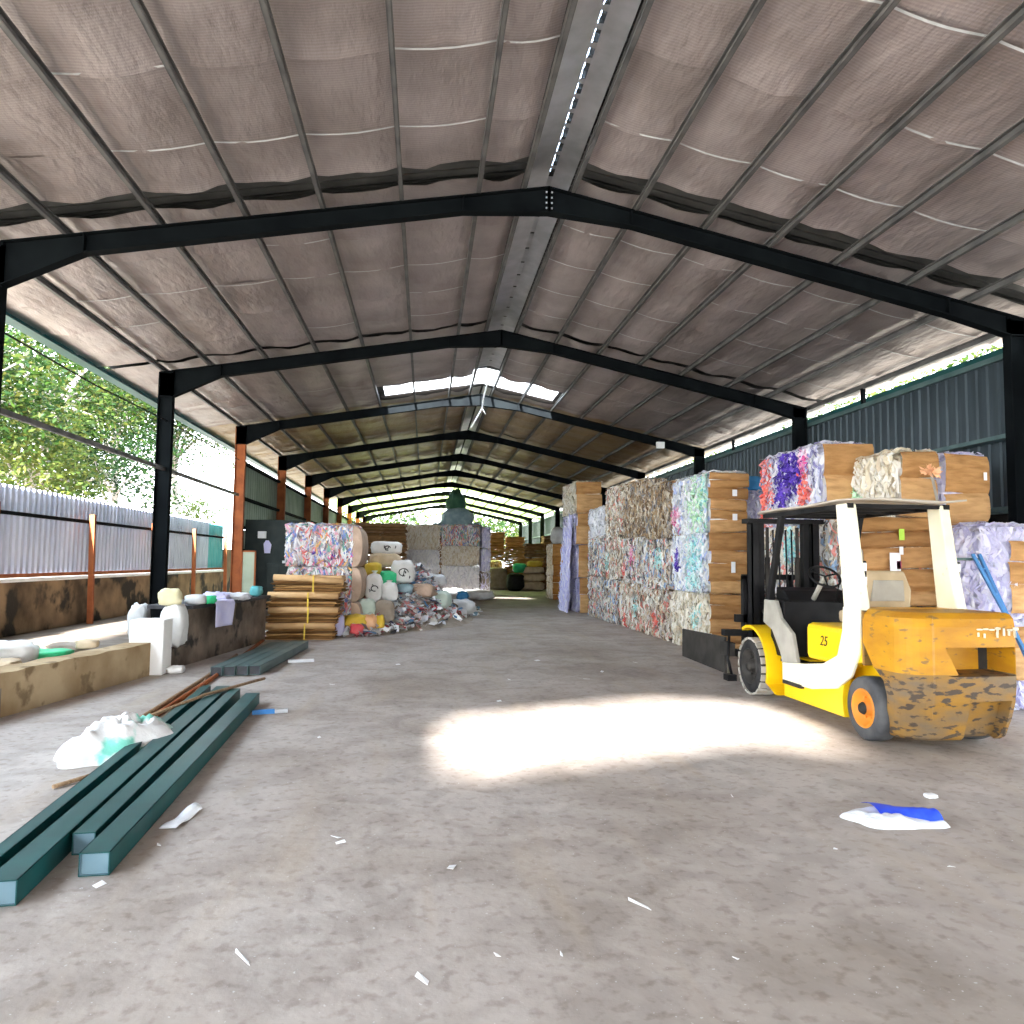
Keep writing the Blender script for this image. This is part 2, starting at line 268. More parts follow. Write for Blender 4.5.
# ------------------------------------------------------------------ mesh building
class MB:
    def __init__(s): s.v = []; s.f = []; s.m = []; s.sm = []
    def add(s, vs, fs, mi=0, smooth=False):
        o = len(s.v); s.v += [tuple(v) for v in vs]
        for f in fs: s.f.append(tuple(i + o for i in f)); s.m.append(mi); s.sm.append(smooth)
    def box(s, a, b, mi=0):
        x0, y0, z0 = a; x1, y1, z1 = b
        s.add([(x0, y0, z0), (x1, y0, z0), (x1, y1, z0), (x0, y1, z0), (x0, y0, z1), (x1, y0, z1), (x1, y1, z1), (x0, y1, z1)],
              [(3, 2, 1, 0), (4, 5, 6, 7), (0, 1, 5, 4), (1, 2, 6, 5), (2, 3, 7, 6), (3, 0, 4, 7)], mi)
    def beam(s, p, q, w, h, mi=0, up=(0, 0, 1)):
        p, q = Vector(p), Vector(q); d = (q - p).normalized(); u = Vector(up)
        r = d.cross(u).normalized(); u = r.cross(d).normalized()
        vs = []
        for c in (p, q):
            for a, b in ((-1, -1), (1, -1), (1, 1), (-1, 1)): vs.append(c + r * a * w / 2 + u * b * h / 2)
        s.add(vs, [(0, 1, 2, 3), (7, 6, 5, 4), (0, 4, 5, 1), (1, 5, 6, 2), (2, 6, 7, 3), (3, 7, 4, 0)], mi)
    def prism(s, poly, axis, a, b, mi=0):
        n = len(poly); vs = []
        for t in (a, b):
            for p in poly:
                if axis == 0: vs.append((t, p[0], p[1]))
                elif axis == 1: vs.append((p[0], t, p[1]))
                else: vs.append((p[0], p[1], t))
        fs = [tuple(range(n)), tuple(range(2 * n - 1, n - 1, -1))]
        for i in range(n):
            j = (i + 1) % n; fs.append((i, i + n, j + n, j))
        s.add(vs, fs, mi)
    def tube(s, pts, r, n=8, mi=0, smooth=True, cap=True):
        pts = [Vector(p) for p in pts]; rs = r if isinstance(r, (list, tuple)) else [r] * len(pts)
        vs = []; pu = None
        for i, p in enumerate(pts):
            d = (pts[min(i + 1, len(pts) - 1)] - pts[max(i - 1, 0)]).normalized()
            ref = Vector((0, 0, 1)) if abs(d.z) < .9 else Vector((1, 0, 0))
            if pu is not None and (pu - d * pu.dot(d)).length > .1: u = (pu - d * pu.dot(d)).normalized()
            else: u = (ref - d * ref.dot(d)).normalized()
            pu = u; w = d.cross(u)
            for k in range(n):
                a = 2 * PI * k / n; vs.append(p + (u * math.cos(a) + w * math.sin(a)) * rs[i])
        fs = []
        for i in range(len(pts) - 1):
            for k in range(n):
                k2 = (k + 1) % n; fs.append((i * n + k, i * n + k2, (i + 1) * n + k2, (i + 1) * n + k))
        s.add(vs, fs, mi, smooth)
        if cap:
            o = len(s.v) - len(vs)
            s.f.append(tuple(o + k for k in range(n - 1, -1, -1))); s.m.append(mi); s.sm.append(False)
            o2 = o + (len(pts) - 1) * n
            s.f.append(tuple(o2 + k for k in range(n))); s.m.append(mi); s.sm.append(False)
    def lathe_x(s, c, prof, n=32, mi=0, smooth=True):
        """profile of (x offset, radius) turned about the x axis through c"""
        vs = []
        for (dx, r) in prof:
            for k in range(n):
                a = 2 * PI * k / n; vs.append((c[0] + dx, c[1] + r * math.cos(a), c[2] + r * math.sin(a)))
        fs = []
        for i in range(len(prof) - 1):
            for k in range(n):
                k2 = (k + 1) % n; fs.append((i * n + k, i * n + k2, (i + 1) * n + k2, (i + 1) * n + k))
        s.add(vs, fs, mi, smooth)
    def grid(s, fn, nu, nv, mi=0, smooth=True, closed=False):
        vs = [fn(i / nu, j / nv) for j in range(nv + 1) for i in range(nu + 1)]
        fs = [(j * (nu + 1) + i, j * (nu + 1) + i + 1, (j + 1) * (nu + 1) + i + 1, (j + 1) * (nu + 1) + i) for j in range(nv) for i in range(nu)]
        s.add(vs, fs, mi, smooth)
    def blob(s, c, sz, rz=0, tilt=0, seed=0, amp=.14, mi=0, n=14, e=.6, fs=2.2):
        """a filled bag: rounded pillow with dents and folds"""
        c = Vector(c); E = mathutils.Euler((tilt, 0, rz)).to_matrix()
        def sp(x): return math.copysign(abs(x) ** e, x)
        vs = []; nu = 2 * n
        for j in range(n + 1):
            b = -PI / 2 + PI * j / n
            for i in range(nu):
                a = 2 * PI * i / nu
                p = Vector((sp(math.cos(b)) * sp(math.cos(a)), sp(math.cos(b)) * sp(math.sin(a)), sp(math.sin(b))))
                k = 1 + amp * noise.noise(p * fs + Vector((seed * 3.1, seed, 0))) + amp * .5 * noise.noise(p * fs * 2.4 + Vector((seed, 0, seed * 2)))
                p = Vector((p.x * sz[0] / 2, p.y * sz[1] / 2, p.z * sz[2] / 2)) * k
                vs.append(c + E @ p)
        f = []
        for j in range(n):
            for i in range(nu):
                i2 = (i + 1) % nu; f.append((j * nu + i, j * nu + i2, (j + 1) * nu + i2, (j + 1) * nu + i))
        s.add(vs, f, mi, True)
    def obj(s, name, mats, parent=None, loc=None, bevel=0):
        if loc is None: loc = parent['_o'] if parent is not None and '_o' in parent.keys() else (0, 0, 0)
        loc = Vector(loc)
        me = bpy.data.meshes.new(name)
        me.from_pydata([tuple(Vector(v) - loc) for v in s.v], [], s.f)
        if not isinstance(mats, (list, tuple)): mats = [mats]
        for m in mats: me.materials.append(m)
        me.polygons.foreach_set('material_index', s.m); me.polygons.foreach_set('use_smooth', s.sm)
        me.update()
        o = bpy.data.objects.new(name, me); C.objects.link(o)
        if parent is not None: o.parent = parent
        else: o.location = loc
        if bevel:
            b = o.modifiers.new('bevel', 'BEVEL'); b.width = bevel; b.segments = 2; b.limit_method = 'ANGLE'
        return o
def tag(o, label, cat, group=None, kind=None):
    o['label'] = label; o['category'] = cat
    if group: o['group'] = group
    if kind: o['kind'] = kind
    return o
def thing(name, label, cat, loc, group=None):
    o = bpy.data.objects.new(name, None); C.objects.link(o); o.location = loc; o.empty_display_size = .1
    ROOTLOC[o.name] = loc
    return tag(o, label, cat, group)
ROOTLOC = {}
def part(mb, name, mats, parent, bevel=0, label=None):
    """a mesh given in world coordinates, made a child of its thing"""
    p = parent; loc = Vector((0, 0, 0))
    while p is not None:
        loc += Vector(p.location); p = p.parent
    o = mb.obj(name, mats, parent, loc, bevel)
    if label: o['label'] = label
    return o
def struct(mb, name, mats, bevel=0):
    o = mb.obj(name, mats, None, (0, 0, 0), bevel); o['kind'] = 'structure'; return o

# ------------------------------------------------------------------ dimensions
FY = [9.26 + 6.01 * k for k in range(10)]
XL, XR, XA, ZA = -5.03, 7.94, 1.5, 6.50
SL, SR = .172, .212
def zr(x): return ZA - SL * (XA - x) if x < XA else ZA - SR * (x - XA)   # top of the rafters

# ------------------------------------------------------------------ floor and yard
mb = MB(); mb.box((-5.2, -26, -.2), (8.6, 66, 0)); struct(mb, 'floor', M['floor'])
mb = MB(); mb.box((-60, -30, -.35), (70, 140, -.05)); struct(mb, 'ground', M['earth'])

# raised ledge with kerb on the left
mb = MB()
mb.prism([(-4.98, 4.4), (-4.3, 8.3), (-3.84, 11.1), (-4.12, 11.12), (-4.12, 20.9), (-7.0, 20.9), (-7.0, 4.4)], 2, 0, .30)
struct(mb, 'trim_ledge_fill', M['ledge'])
mb = MB()
pts = [(-5.0, 4.4), (-4.3, 8.3), (-3.83, 11.12)]
for a, b in zip(pts, pts[1:]):
    n = 14
    for i in range(n):
        t0, t1 = i / n, (i + 1) / n
        x0, y0 = a[0] + (b[0] - a[0]) * t0, a[1] + (b[1] - a[1]) * t0; x1, y1 = a[0] + (b[0] - a[0]) * t1, a[1] + (b[1] - a[1]) * t1
        h0 = .455 + .02 * noise.noise((x0 * 3, y0 * 3, 0)); h1 = .455 + .02 * noise.noise((x1 * 3, y1 * 3, 0)); w = .34
        mb.add([(x0, y0, 0), (x1, y1, 0), (x1, y1, h1), (x0, y0, h0), (x1 - w, y1, h1), (x0 - w, y0, h0), (x1 - w, y1, .2), (x0 - w, y0, .2)],
               [(0, 1, 2, 3), (3, 2, 4, 5), (5, 4, 6, 7)])
struct(mb, 'trim_kerb', M['kerb'])
mb = MB(); mb.box((-4.13, 11.12, 0), (-3.66, 11.5, .78)); o = mb.obj('concrete_pedestal', M['pedestal'], None, (-3.9, 11.3, 0), .02)
tag(o, 'near-white concrete pedestal block at the end of the ochre kerb', 'pedestal')
mb = MB(); mb.box((-7.35, 4, -.1), (-7.06, 27, 1.3)); struct(mb, 'wall_retaining', M['concwall'])
# low counter wall with a slab on top
mb = MB(); mb.prism([(-3.66, 12.2), (-3.2, 15.7), (-3.5, 15.75), (-3.96, 12.25)], 2, 0, .86); mb.prism([(-3.74, 11.55), (-3.66, 12.2), (-3.96, 12.25), (-4.04, 11.6)], 2, 0, .30); struct(mb, 'wall_counter', M['counter'])
mb = MB(); mb.prism([(-3.58, 12.15), (-3.12, 15.75), (-4.3, 15.85), (-4.3, 12.25)], 2, .86, .92); o = mb.obj('counter_slab', M['slab'], None, (-3.8, 13.5, .86), .008)
tag(o, 'dark slab lying along the top of the low counter wall', 'slab')

# ------------------------------------------------------------------ roof
def roof_strip(x0, x1, y0, y1, m, dz, sag, name, nx=6, ny=None, purl=None):
    mb = MB(); ny = ny or max(4, int((y1 - y0) / .28))
    def fn(u, v):
        x = x0 + (x1 - x0) * u; y = y0 + (y1 - y0) * v
        z = zr(x) + dz
        if sag: z += -.035 * math.sin(PI * ((x - x0) / .95 % 1)) * sag + sag * .030 * noise.noise((x * 1.3, y * .8, 3)) + sag * .014 * noise.noise((x * 5, y * 2, 1))
        return (x, y, z)
    mb.grid(fn, nx, ny)
    return mb
SKY1 = (19.3, 20.95); SKY0 = (-7.9, -6.1); SKY2 = (52.3, 54.6)
XE0, XE1 = -6.3, 8.75
LP = [1.16, .57, -.4, -1.37, -2.29, -3.29, -4.36, -5.25]
RP = [1.84, 2.68, 3.6, 4.5, 5.42, 6.45, 7.35, 8.35]
def sheet(x0, x1, y0, y1):
    y0 -= .04; y1 += .04
    """corrugated roof sheet over the insulation"""
    mb = MB(); n = int((y1 - y0) / .09)
    vs = []; 
    for i in range(n + 1):
        y = y0 + (y1 - y0) * i / n; d = .028 * (i % 2)
        vs += [(x0, y, zr(x0) + .24 + d), (x1, y, zr(x1) + .24 + d)]
    mb.add(vs, [(2 * i, 2 * i + 1, 2 * i + 3, 2 * i + 2) for i in range(n)])
    return mb
mb = MB()
holes = [(-1.2, 3.55) + SKY1, (-1.6, 4.9) + SKY2]
segs = [(-2.0, 19.35), (20.9, 51.2)]
GR0 = 46.5
for (x0, x1) in ((XE0, XA - .03), (XA + .03, XE1)):
    for (a, b) in ((-2.0, SKY1[0]), (SKY1[1], GR0)):
        for (c, d) in (((a, 9.3), (9.3, b)) if a < 0 else ((a, b),)):
            ov = .03 if c > 0 else 0
            t = sheet(x0 if c < 0 or x0 < 0 else XA, x1 if c < 0 or x0 > 0 else XA, c, d); mb.add(t.v, t.f)
    for (xa, xb) in (((XE0, -1.2) if x0 < 0 else (3.55, XE1)),):
        t = sheet(xa, xb, *SKY1); mb.add(t.v, t.f)
for (x0, x1) in ((XE0, XA), (XA, XE1)):
    for (a, b) in ((-26, SKY0[0]), (SKY0[1], -2)):
        mb.add([(x0, a, zr(x0) + .25), (x1, a, zr(x1) + .25), (x1, b, zr(x1) + .25), (x0, b, zr(x0) + .25)], [(0, 1, 2, 3)])
for (x0, x1) in ((XE0, -1.0), (2.5, XE1)):
    mb.add([(x0, SKY0[0], zr(x0) + .25), (x1, SKY0[0], zr(x1) + .25), (x1, SKY0[1], zr(x1) + .25), (x0, SKY0[1], zr(x0) + .25)], [(0, 1, 2, 3)])
struct(mb, 'roof_sheeting', M['roofsheet'])
mb = MB()
for (x0, x1) in ((XE0, XA), (XA, XE1)):
    for (a, b) in ((-26, SKY0[0]), (SKY0[1], -2)):
        mb.add([(x0, a, zr(x0) + .14), (x1, a, zr(x1) + .14), (x1, b, zr(x1) + .14), (x0, b, zr(x0) + .14)], [(0, 1, 2, 3)])
struct(mb, 'ceiling_behind', M['foil'])
mb = MB()
for (x0, x1) in ((XE0, XA - .02), (XA + .02, XE1)):
    t = sheet(x0, x1, GR0, SKY2[0]); mb.add(t.v, t.f)
    t = sheet(x0, x1, SKY2[1], 66); mb.add(t.v, t.f)
t = sheet(XE0, -1.6, *SKY2); mb.add(t.v, t.f)
t = sheet(4.9, XE1, *SKY2); mb.add(t.v, t.f)
struct(mb, 'roof_translucent_sheeting', M['grproof'])
for i, (x0, x1, y0, y1) in enumerate(holes):
    mb = MB()
    for a, b in ((x0, XA - .03), (XA + .03, x1)):
        mb.add([(a, y0, zr(a) + .25), (b, y0, zr(b) + .25), (b, y1, zr(b) + .25), (a, y1, zr(a) + .25)], [(0, 1, 2, 3)])
    struct(mb, 'window_%d' % (i + 1), M['skylight'])
# insulation between the purlins: separate rolls with a dark gap just before each frame
def foil_rows():
    bay = [(-2.0, FY[0] - .66), (FY[0] - .17, FY[1] - .48), (FY[1] - .2, SKY1[0]), (SKY1[1], FY[2] + .0)]
    far = [(FY[2], FY[3] - .3), (FY[3] - .1, FY[4] - .3), (FY[4] - .1, FY[5] - .3), (FY[5] - .1, FY[6]), (FY[6], GR0)]
    return bay, far
bay, far = foil_rows()
def foil(rows, m, name, hole=False):
    mb = MB()
    for (y0, y1) in rows:
        step = 1.22; y = y0; k = 0
        while y < y1 - .05:
            ye = min(y + step, y1)
            for P, sgn in ((LP, -1), (RP, 1)):
                lim = XE0 if sgn < 0 else XE1
                xs = P + [lim]
                for a, b in zip(xs, xs[1:]):
                    if hole and -1.3 < (a + b) / 2 < 3.58: continue
                    dz = .155 + .006 * (k % 2)
                    def fn(u, v, a=a, b=b, y=y, ye=ye, dz=dz):
                        x = a + (b - a) * u; yy = y + (ye + .04 - y) * v
                        z = zr(x) + dz - .04 * math.sin(PI * u) * (1 + .8 * noise.noise((a * 2, y * .6, 5))) + .035 * noise.noise((x * 1.7, yy * .9, 3)) * math.sin(PI * u) + .02 * noise.noise((x * 6, yy * 2.2, 1)) * math.sin(PI * u)
                        z -= .022 * (v > .97) * (1 + noise.noise((x * 4, y, 8)))
                        if abs(y1 - yy) < .35 or abs(yy - y0) < .2: z += .025 * math.sin(x * 5.2) * math.sin(PI * u)
                        return (x, yy, z)
                    mb.grid(fn, 6, 7)
            y = ye; k += 1
    return struct(mb, name, m)
foil(bay, M['foil'], 'ceiling')
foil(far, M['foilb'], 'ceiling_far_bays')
foil([SKY1], M['foil'], 'ceiling_beside_skylight', True)
# bright lap tapes across the sheets
mb = MB()
for (y0, y1) in bay:
    y = y0 + 1.22
    while y < y1 - .1:
        for P, sgn in ((LP, -1), (RP, 1)):
            for a, b in zip(P, P[1:]):
                if R.random() < (.35 if sgn < 0 else .8):
                    n = 5; vs = []
                    for i in range(n + 1):
                        x = a + (b - a) * i / n; z = zr(x) + .125 - .04 * math.sin(PI * i / n)
                        vs += [(x, y + .0, z), (x, y + .028, z)]
                    mb.add(vs, [(2 * i, 2 * i + 1, 2 * i + 3, 2 * i + 2) for i in range(n)])
        y += 1.22
struct(mb, 'trim_lap_tape', M['sackgw'])
# ridge strip, open slot with sheet ends
mb = MB()
for (y0, y1) in ((-2, 18.75), (20.95, 49)):
    mb.add([(1.22, y0, ZA + .10), (1.50, y0, ZA + .17), (1.50, y1, ZA + .17), (1.22, y1, ZA + .10)], [(0, 1, 2, 3)])
    mb.add([(1.56, y0, ZA + .17), (1.80, y0, ZA + .10), (1.80, y1, ZA + .10), (1.56, y1, ZA + .17)], [(0, 1, 2, 3)])
y = 9.3
while y < 18.7:
    mb.add([(1.49, y, ZA + .172), (1.57, y, ZA + .172), (1.57, y + .5, ZA + .172), (1.49, y + .5, ZA + .172)], [(0, 1, 2, 3)]); y += .56
y = -2
while y < 9.3:
    mb.add([(1.49, y, ZA + .172), (1.57, y, ZA + .172), (1.57, y + .09, ZA + .172), (1.49, y + .07, ZA + .172)], [(0, 1, 2, 3)]); y += R.uniform(.2, .34)
struct(mb, 'trim_ridge', M['galv'])
mb = MB(); mb.box((XA - .12, -2, ZA + .285), (XA + .12, 9.35, ZA + .295)); struct(mb, 'trim_added_diffuser', M['ridgediffuser'])  # added sheet over the ridge slot, diffusing the sun to stop a streak

# purlins (C sections, one thing each)
words_ = ['first', 'second', 'third', 'fourth', 'fifth', 'sixth', 'seventh', 'eighth']
for P, side in ((LP, 'left'), (RP, 'right')):
    for i, x in enumerate(P):
        mb = MB(); z = zr(x); t = .012; w = .042; h = .10; s = 1 if side == 'left' else -1
        mb.box((x - .006, -26, z), (x + .006, 65.5, z + h))
        for zz in (z, z + h - .01): mb.box((min(x, x + s * w), -26, zz), (max(x, x + s * w), 65.5, zz + .01))
        mb.box((x + s * w - .005, -26, z), (x + s * w + .005, 65.5, z + .03))
        o = mb.obj('roof_purlin', M['purlin'], None, (x, 0, z))
        tag(o, 'long steel roof purlin, %s one down from the ridge on the %s slope' % (words_[i], side), 'purlin', 'roof purlins on the %s slope' % side)

# portal frames
def frame(k, Y):
    near = ['nearest the camera', 'second from the camera', 'third from the camera, just behind the bright skylight', 'fourth from the camera', 'fifth from the camera', 'sixth from the camera', 'seventh from the camera', 'eighth from the camera, before the far skylight', 'ninth from the camera', 'farthest at the open end'][k]
    t = thing('portal_frame', 'dark steel portal frame across the roof, ' + near, 'steel frame', (XA, Y, 0), 'portal frames along the shed')
    fl = .075
    for side in (-1, 1):
        xi = XL if side < 0 else XR; xo = xi + side * .26
        mb = MB()
        z1 = zr(xo) - .01
        for x in (xi, xo): mb.box((x - .008, Y - fl, 0), (x + .008, Y + fl, z1))
        mb.box((min(xi, xo), Y - .006, 0), (max(xi, xo), Y + .006, z1))
        mb.box((min(xi, xo) - .06, Y - .15, 0), (max(xi, xo) + .06, Y + .15, .02))
        rusty = side < 0 and k >= 2
        if rusty:
            part(mb, 'column', M['rust'], t, label='rust-red column')
        else: part(mb, 'column', M['steel'], t)
        # rafter: top line follows the roof, bottom line with haunches
        mb = MB()
        d = .215
        xs = [xo, xi, xi - side * .9, XA + side * 1.1, XA]
        bot = [4.84, 4.84, zr(xi - side * .9) - d - .03, zr(XA + side * 1.1) - d, 6.16]
        bot[0] = bot[1]
        top = [zr(x) for x in xs]
        for i in range(4):
            xa, xb = xs[i], xs[i + 1]
            q = [(xa, bot[i]), (xb, bot[i + 1]), (xb, top[i + 1]), (xa, top[i])]
            mb.prism(q, 1, Y - .006, Y + .006)
            for (za, zb, dz) in ((bot[i], bot[i + 1], .014), (top[i], top[i + 1], -.014)):
                mb.prism([(xa, za), (xb, zb), (xb, zb + dz), (xa, za + dz)], 1, Y - fl, Y + fl)
            mb.box((xb - .008, Y - fl, bot[i + 1]), (xb + .008, Y + fl, top[i + 1]))
        part(mb, 'rafter', M['steel'], t)
    if k == 0:
        for zz in (6.2, 6.27, 6.34, 6.41):
            for dx in (-.035, .035):
                mb = MB(); mb.box((XA + dx - .01, Y - fl - .012, zz - .01), (XA + dx + .01, Y - fl, zz + .01)); part(mb, 'bolt', M['galv'], t)
for k, Y in enumerate(FY): frame(k, Y)

# ------------------------------------------------------------------ walls
def corr(axis_x, y0, y1, z0, z1, amp=.03, pitch=.22, mbx=None):
    mb = mbx or MB(); y = y0; vs = []; prof = [(0, 0), (.42, 0), (.5, 1), (.9, 1)]
    ys = []
    while y < y1:
        for a, d in prof:
            if y + a * pitch < y1: ys.append((y + a * pitch, d))
        y += pitch
    ys.append((y1, 0))
    for yy, d in ys: vs += [(axis_x + amp * d, yy, z0), (axis_x + amp * d, yy, z1)]
    mb.add(vs, [(2 * i, 2 * i + 1, 2 * i + 3, 2 * i + 2) for i in range(len(ys) - 1)])
    return mb
mb = corr(8.30, 9.45, 66, 3.56, 4.70)
corr(8.40, 9.35, 66, 2.52, 3.56, mbx=mb)
mb.add([(8.4, -26, 1.6), (8.4, 9.1, 1.6), (8.4, 9.1, 4.7), (8.4, -26, 4.7)], [(0, 1, 2, 3)])
struct(mb, 'wall_right_cladding', M['wallblue'])
mb = MB(); mb.box((8.5, 9.1, 0), (8.7, 66, 2.5)); struct(mb, 'wall_right', M['block'])
mb = MB(); mb.box((8.2, 9.4, 3.50), (8.46, 66, 3.56)); mb.box((8.22, 9.4, 2.44), (8.5, 66, 2.52)); mb.box((8.24, 9.4, 4.66), (8.36, 66, 4.74)); struct(mb, 'trim_right_girts', M['bundle'])
for i, y in enumerate((13.3, 19.4)):
    mb = MB(); mb.box((8.3, y - .04, 4.7), (8.36, y + .04, zr(8.35) + .02)); struct(mb, 'trim_right_stub_%d' % (i + 1), M['steel'])
mb = corr(-5.33, 21.35, 66, 2.62, 4.42, .02, .3); corr(-5.33, 21.35, 66, 0, 2.5, .02, .3, mbx=mb)
struct(mb, 'wall_left', M['wallgreen'])
mb = MB()
for z in (1.9, 2.56, 3.4, 4.42): mb.box((-5.3, 21.4, z - .04), (-5.2, 66, z + .04))
# teeth of the sheet ends at the eave gap
y = 21.5
while y < 50:
    mb.box((-5.34, y, 4.42), (-5.31, y + .12, 4.52)); y += .3
struct(mb, 'trim_left_girts', M['steel'])
# open bay rails on the left
mb = MB(); mb.beam((-5.15, -1, 3.41), (-5.15, 21.1, 3.41), .06, .07); o = mb.obj('side_rail', M['purlin'], None, (-5.15, 9, 3.41)); tag(o, 'pale horizontal steel rail crossing the open left bays', 'rail')
mb = MB(); mb.tube([(-5.12, -1, 4.40), (-5.12, 6, 4.30), (-5.12, 9.3, 4.36), (-5.12, 12, 4.31), (-5.12, 15.2, 4.36), (-5.12, 18, 4.34), (-5.12, 21, 4.36)], .014, 6); o = mb.obj('black_cable', M['black'], None, (-5.12, 9, 4.36)); tag(o, 'thin black cable strung under the left eave against the trees', 'cable')
mb = MB(); mb.box((-6.42, -26, 5.20), (-6.32, 50, 5.36)); mb.box((-6.32, -26, 5.20), (-6.2, 50, 5.22)); struct(mb, 'trim_left_gutter', M['tube'])
mb = MB(); mb.box((8.60, -2, 4.86), (8.68, 50, 4.96)); struct(mb, 'trim_right_gutter', M['tube'])

# corrugated fence
t = thing('corrugated_fence', 'pale corrugated metal fence with rust-red posts on the retaining wall', 'fence', (-7, 15, 1.3))
part(corr(-7.0, 4, 25.0, 1.34, 2.86, .04, .19), 'fence_sheet', M['fence'], t)
part(corr(-7.0, 25.0, 26.8, 1.34, 2.82, .04, .19), 'fence_sheet', M['teal'], t, label='turquoise end sheet')
for z, m in ((2.38, 'steel'), (1.33, 'rust')):
    mb = MB(); mb.box((-6.94, 4, z - .03), (-6.87, 26.8, z + .03)); part(mb, 'rail', M[m], t)
mb = MB(); mb.box((-7.05, 4, 1.22), (-6.84, 26.9, 1.28)); part(mb, 'sill_board', M['sackw'], t, label='pale sill board')
for y in (9.4, 12.7, 16.2, 19.7, 23.0, 26.5):
    mb = MB(); mb.beam((-6.78, y, .3), (-6.82, y, 2.53), .10, .08, up=(0, 1, 0)); part(mb, 'fence_post', M['rust'], t)
mb = MB(); mb.box((-7.5, 27.2, 0), (-7.2, 60, 2.0)); struct(mb, 'wall_yard', M['concwall'])

# ------------------------------------------------------------------ bales
def shreds(mb, face, x0, x1, y0, y1, z0, z1, dens, mi, ln=(.08, .24), wd=(.018, .05), out=.05, sel=None, rr=R):
    """loose paper strips standing off one face"""
    if face in ('x-', 'x+'): U, V, w, h = (0, 1, 0), (0, 0, 1), y1 - y0, z1 - z0; n = Vector((-1 if face == 'x-' else 1, 0, 0)); o = Vector((x0 if face == 'x-' else x1, y0, z0))
    elif face in ('y-', 'y+'): U, V, w, h = (1, 0, 0), (0, 0, 1), x1 - x0, z1 - z0; n = Vector((0, -1 if face == 'y-' else 1, 0)); o = Vector((x0, y0 if face == 'y-' else y1, z0))
    else: U, V, w, h = (1, 0, 0), (0, 1, 0), x1 - x0, y1 - y0; n = Vector((0, 0, 1)); o = Vector((x0, y0, z1))
    U, V = Vector(U), Vector(V)
    for _ in range(int(w * h * dens)):
        if sel:
            cu, cv, ru, rv = sel; u = rr.gauss(cu, ru); v = rr.gauss(cv, rv)
            if not (0 < u < 1 and 0 < v < 1): continue
        else: u, v = rr.random(), rr.random()
        p = o + U * w * u + V * h * v
        a = rr.gauss(PI / 2, .55) if face != 'top' else rr.uniform(0, 2 * PI)
        d = (U * math.cos(a) + V * math.sin(a)); s = d.cross(n)
        tw = rr.uniform(-.9, .9); s = (s * math.cos(tw) + n * math.sin(tw)).normalized()
        L = rr.uniform(*ln); W = rr.uniform(*wd); k = rr.uniform(.1, 1) * out
        b0 = p + n * rr.uniform(0, .02)
        pts = [b0 - d * L / 2, b0 - d * L * .1 + n * k, b0 + d * L / 2 + n * k * rr.uniform(-.3, .8)]
        W2 = W * rr.uniform(.4, 1)
        if face != 'top':
            for q in pts: q.z = min(max(q.z, z0 + .01), z1 - .005)
            s.z *= .5
        vs = [pts[0] - s * W / 2, pts[0] + s * W / 2, pts[1] - s * W / 2, pts[1] + s * W / 2, pts[2] - s * W2 / 2, pts[2] + s * W2 / 2]
        mb.add(vs, [(0, 1, 3, 2), (2, 3, 5, 4)], mi)
def rough_box(mb, x0, x1, y0, y1, z0, z1, mi, amp=.035, st=.16, rnd=.07):
    c = Vector(((x0 + x1) / 2, (y0 + y1) / 2, (z0 + z1) / 2)); hx, hy, hz = (x1 - x0) / 2, (y1 - y0) / 2, (z1 - z0) / 2
    nx, ny, nz = [max(2, int(2 * h / st)) for h in (hx, hy, hz)]
    def warp(p):
        q = Vector(((p[0] - c.x) / hx, (p[1] - c.y) / hy, (p[2] - c.z) / hz))
        e = 1 - rnd * (abs(q.x) ** 6 * abs(q.y) ** 6 + abs(q.x) ** 6 * abs(q.z) ** 6 + abs(q.y) ** 6 * abs(q.z) ** 6)
        nn = Vector((noise.noise(Vector(p) * 2.3), noise.noise(Vector(p) * 2.3 + Vector((9, 0, 0))), noise.noise(Vector(p) * 2.3 + Vector((0, 9, 0)))))
        out = c + Vector((q.x * hx * e, q.y * hy * e, q.z * hz * e)) + nn * amp
        out.z = max(out.z, z0 - .0)
        return out
    for ax, (na, nb) in enumerate(((ny, nz), (nx, nz), (nx, ny))):
        for sgn in (0, 1):
            def fn(u, v):
                if ax == 0: p = (x0 if not sgn else x1, y0 + (y1 - y0) * u, z0 + (z1 - z0) * v)
                elif ax == 1: p = (x0 + (x1 - x0) * u, y0 if not sgn else y1, z0 + (z1 - z0) * v)
                else: p = (x0 + (x1 - x0) * u, y0 + (y1 - y0) * v, z0 if not sgn else z1)
                return warp(p)
            mb.grid(fn, na, nb, mi)
def card_face(x0, x1, y, z0, z1, depth=.10, n=4, seed=0, mi=0, axis=1):
    """folded cardboard sheets: bulging slabs, one above the other"""
    rr = random.Random(seed); mb = MB(); z = z0
    hs = [rr.uniform(.7, 1.3) for _ in range(n)]; tot = sum(hs)
    for h in hs:
        hh = (z1 - z0) * h / tot; a = x0 + rr.uniform(-.03, .03); b = x1 + rr.uniform(-.03, .03); dd = depth * rr.uniform(.5, 1.1); sk = rr.uniform(-.025, .025)
        za = z; zb = z + hh * 1.0
        def fn(u, v, a=a, b=b, dd=dd, za=za, zb=zb, sk=sk):
            x = a + (b - a) * u
            t = 4 * v * (1 - v); bulge = (t ** .35) * dd * (.75 + .25 * (4 * u * (1 - u)) ** .3)
            zz = za + (zb - za) * v + sk * (u - .5) * 2 + .012 * noise.noise((x * 4, v * 3, za * 5))
            yy = y - bulge + .012 * noise.noise((x * 3, zz * 4, seed))
            return (x, yy, zz) if axis == 1 else (yy, x, zz)
        mb.grid(fn, 8, 7, mi); z = zb
    return mb
SEED = [100]
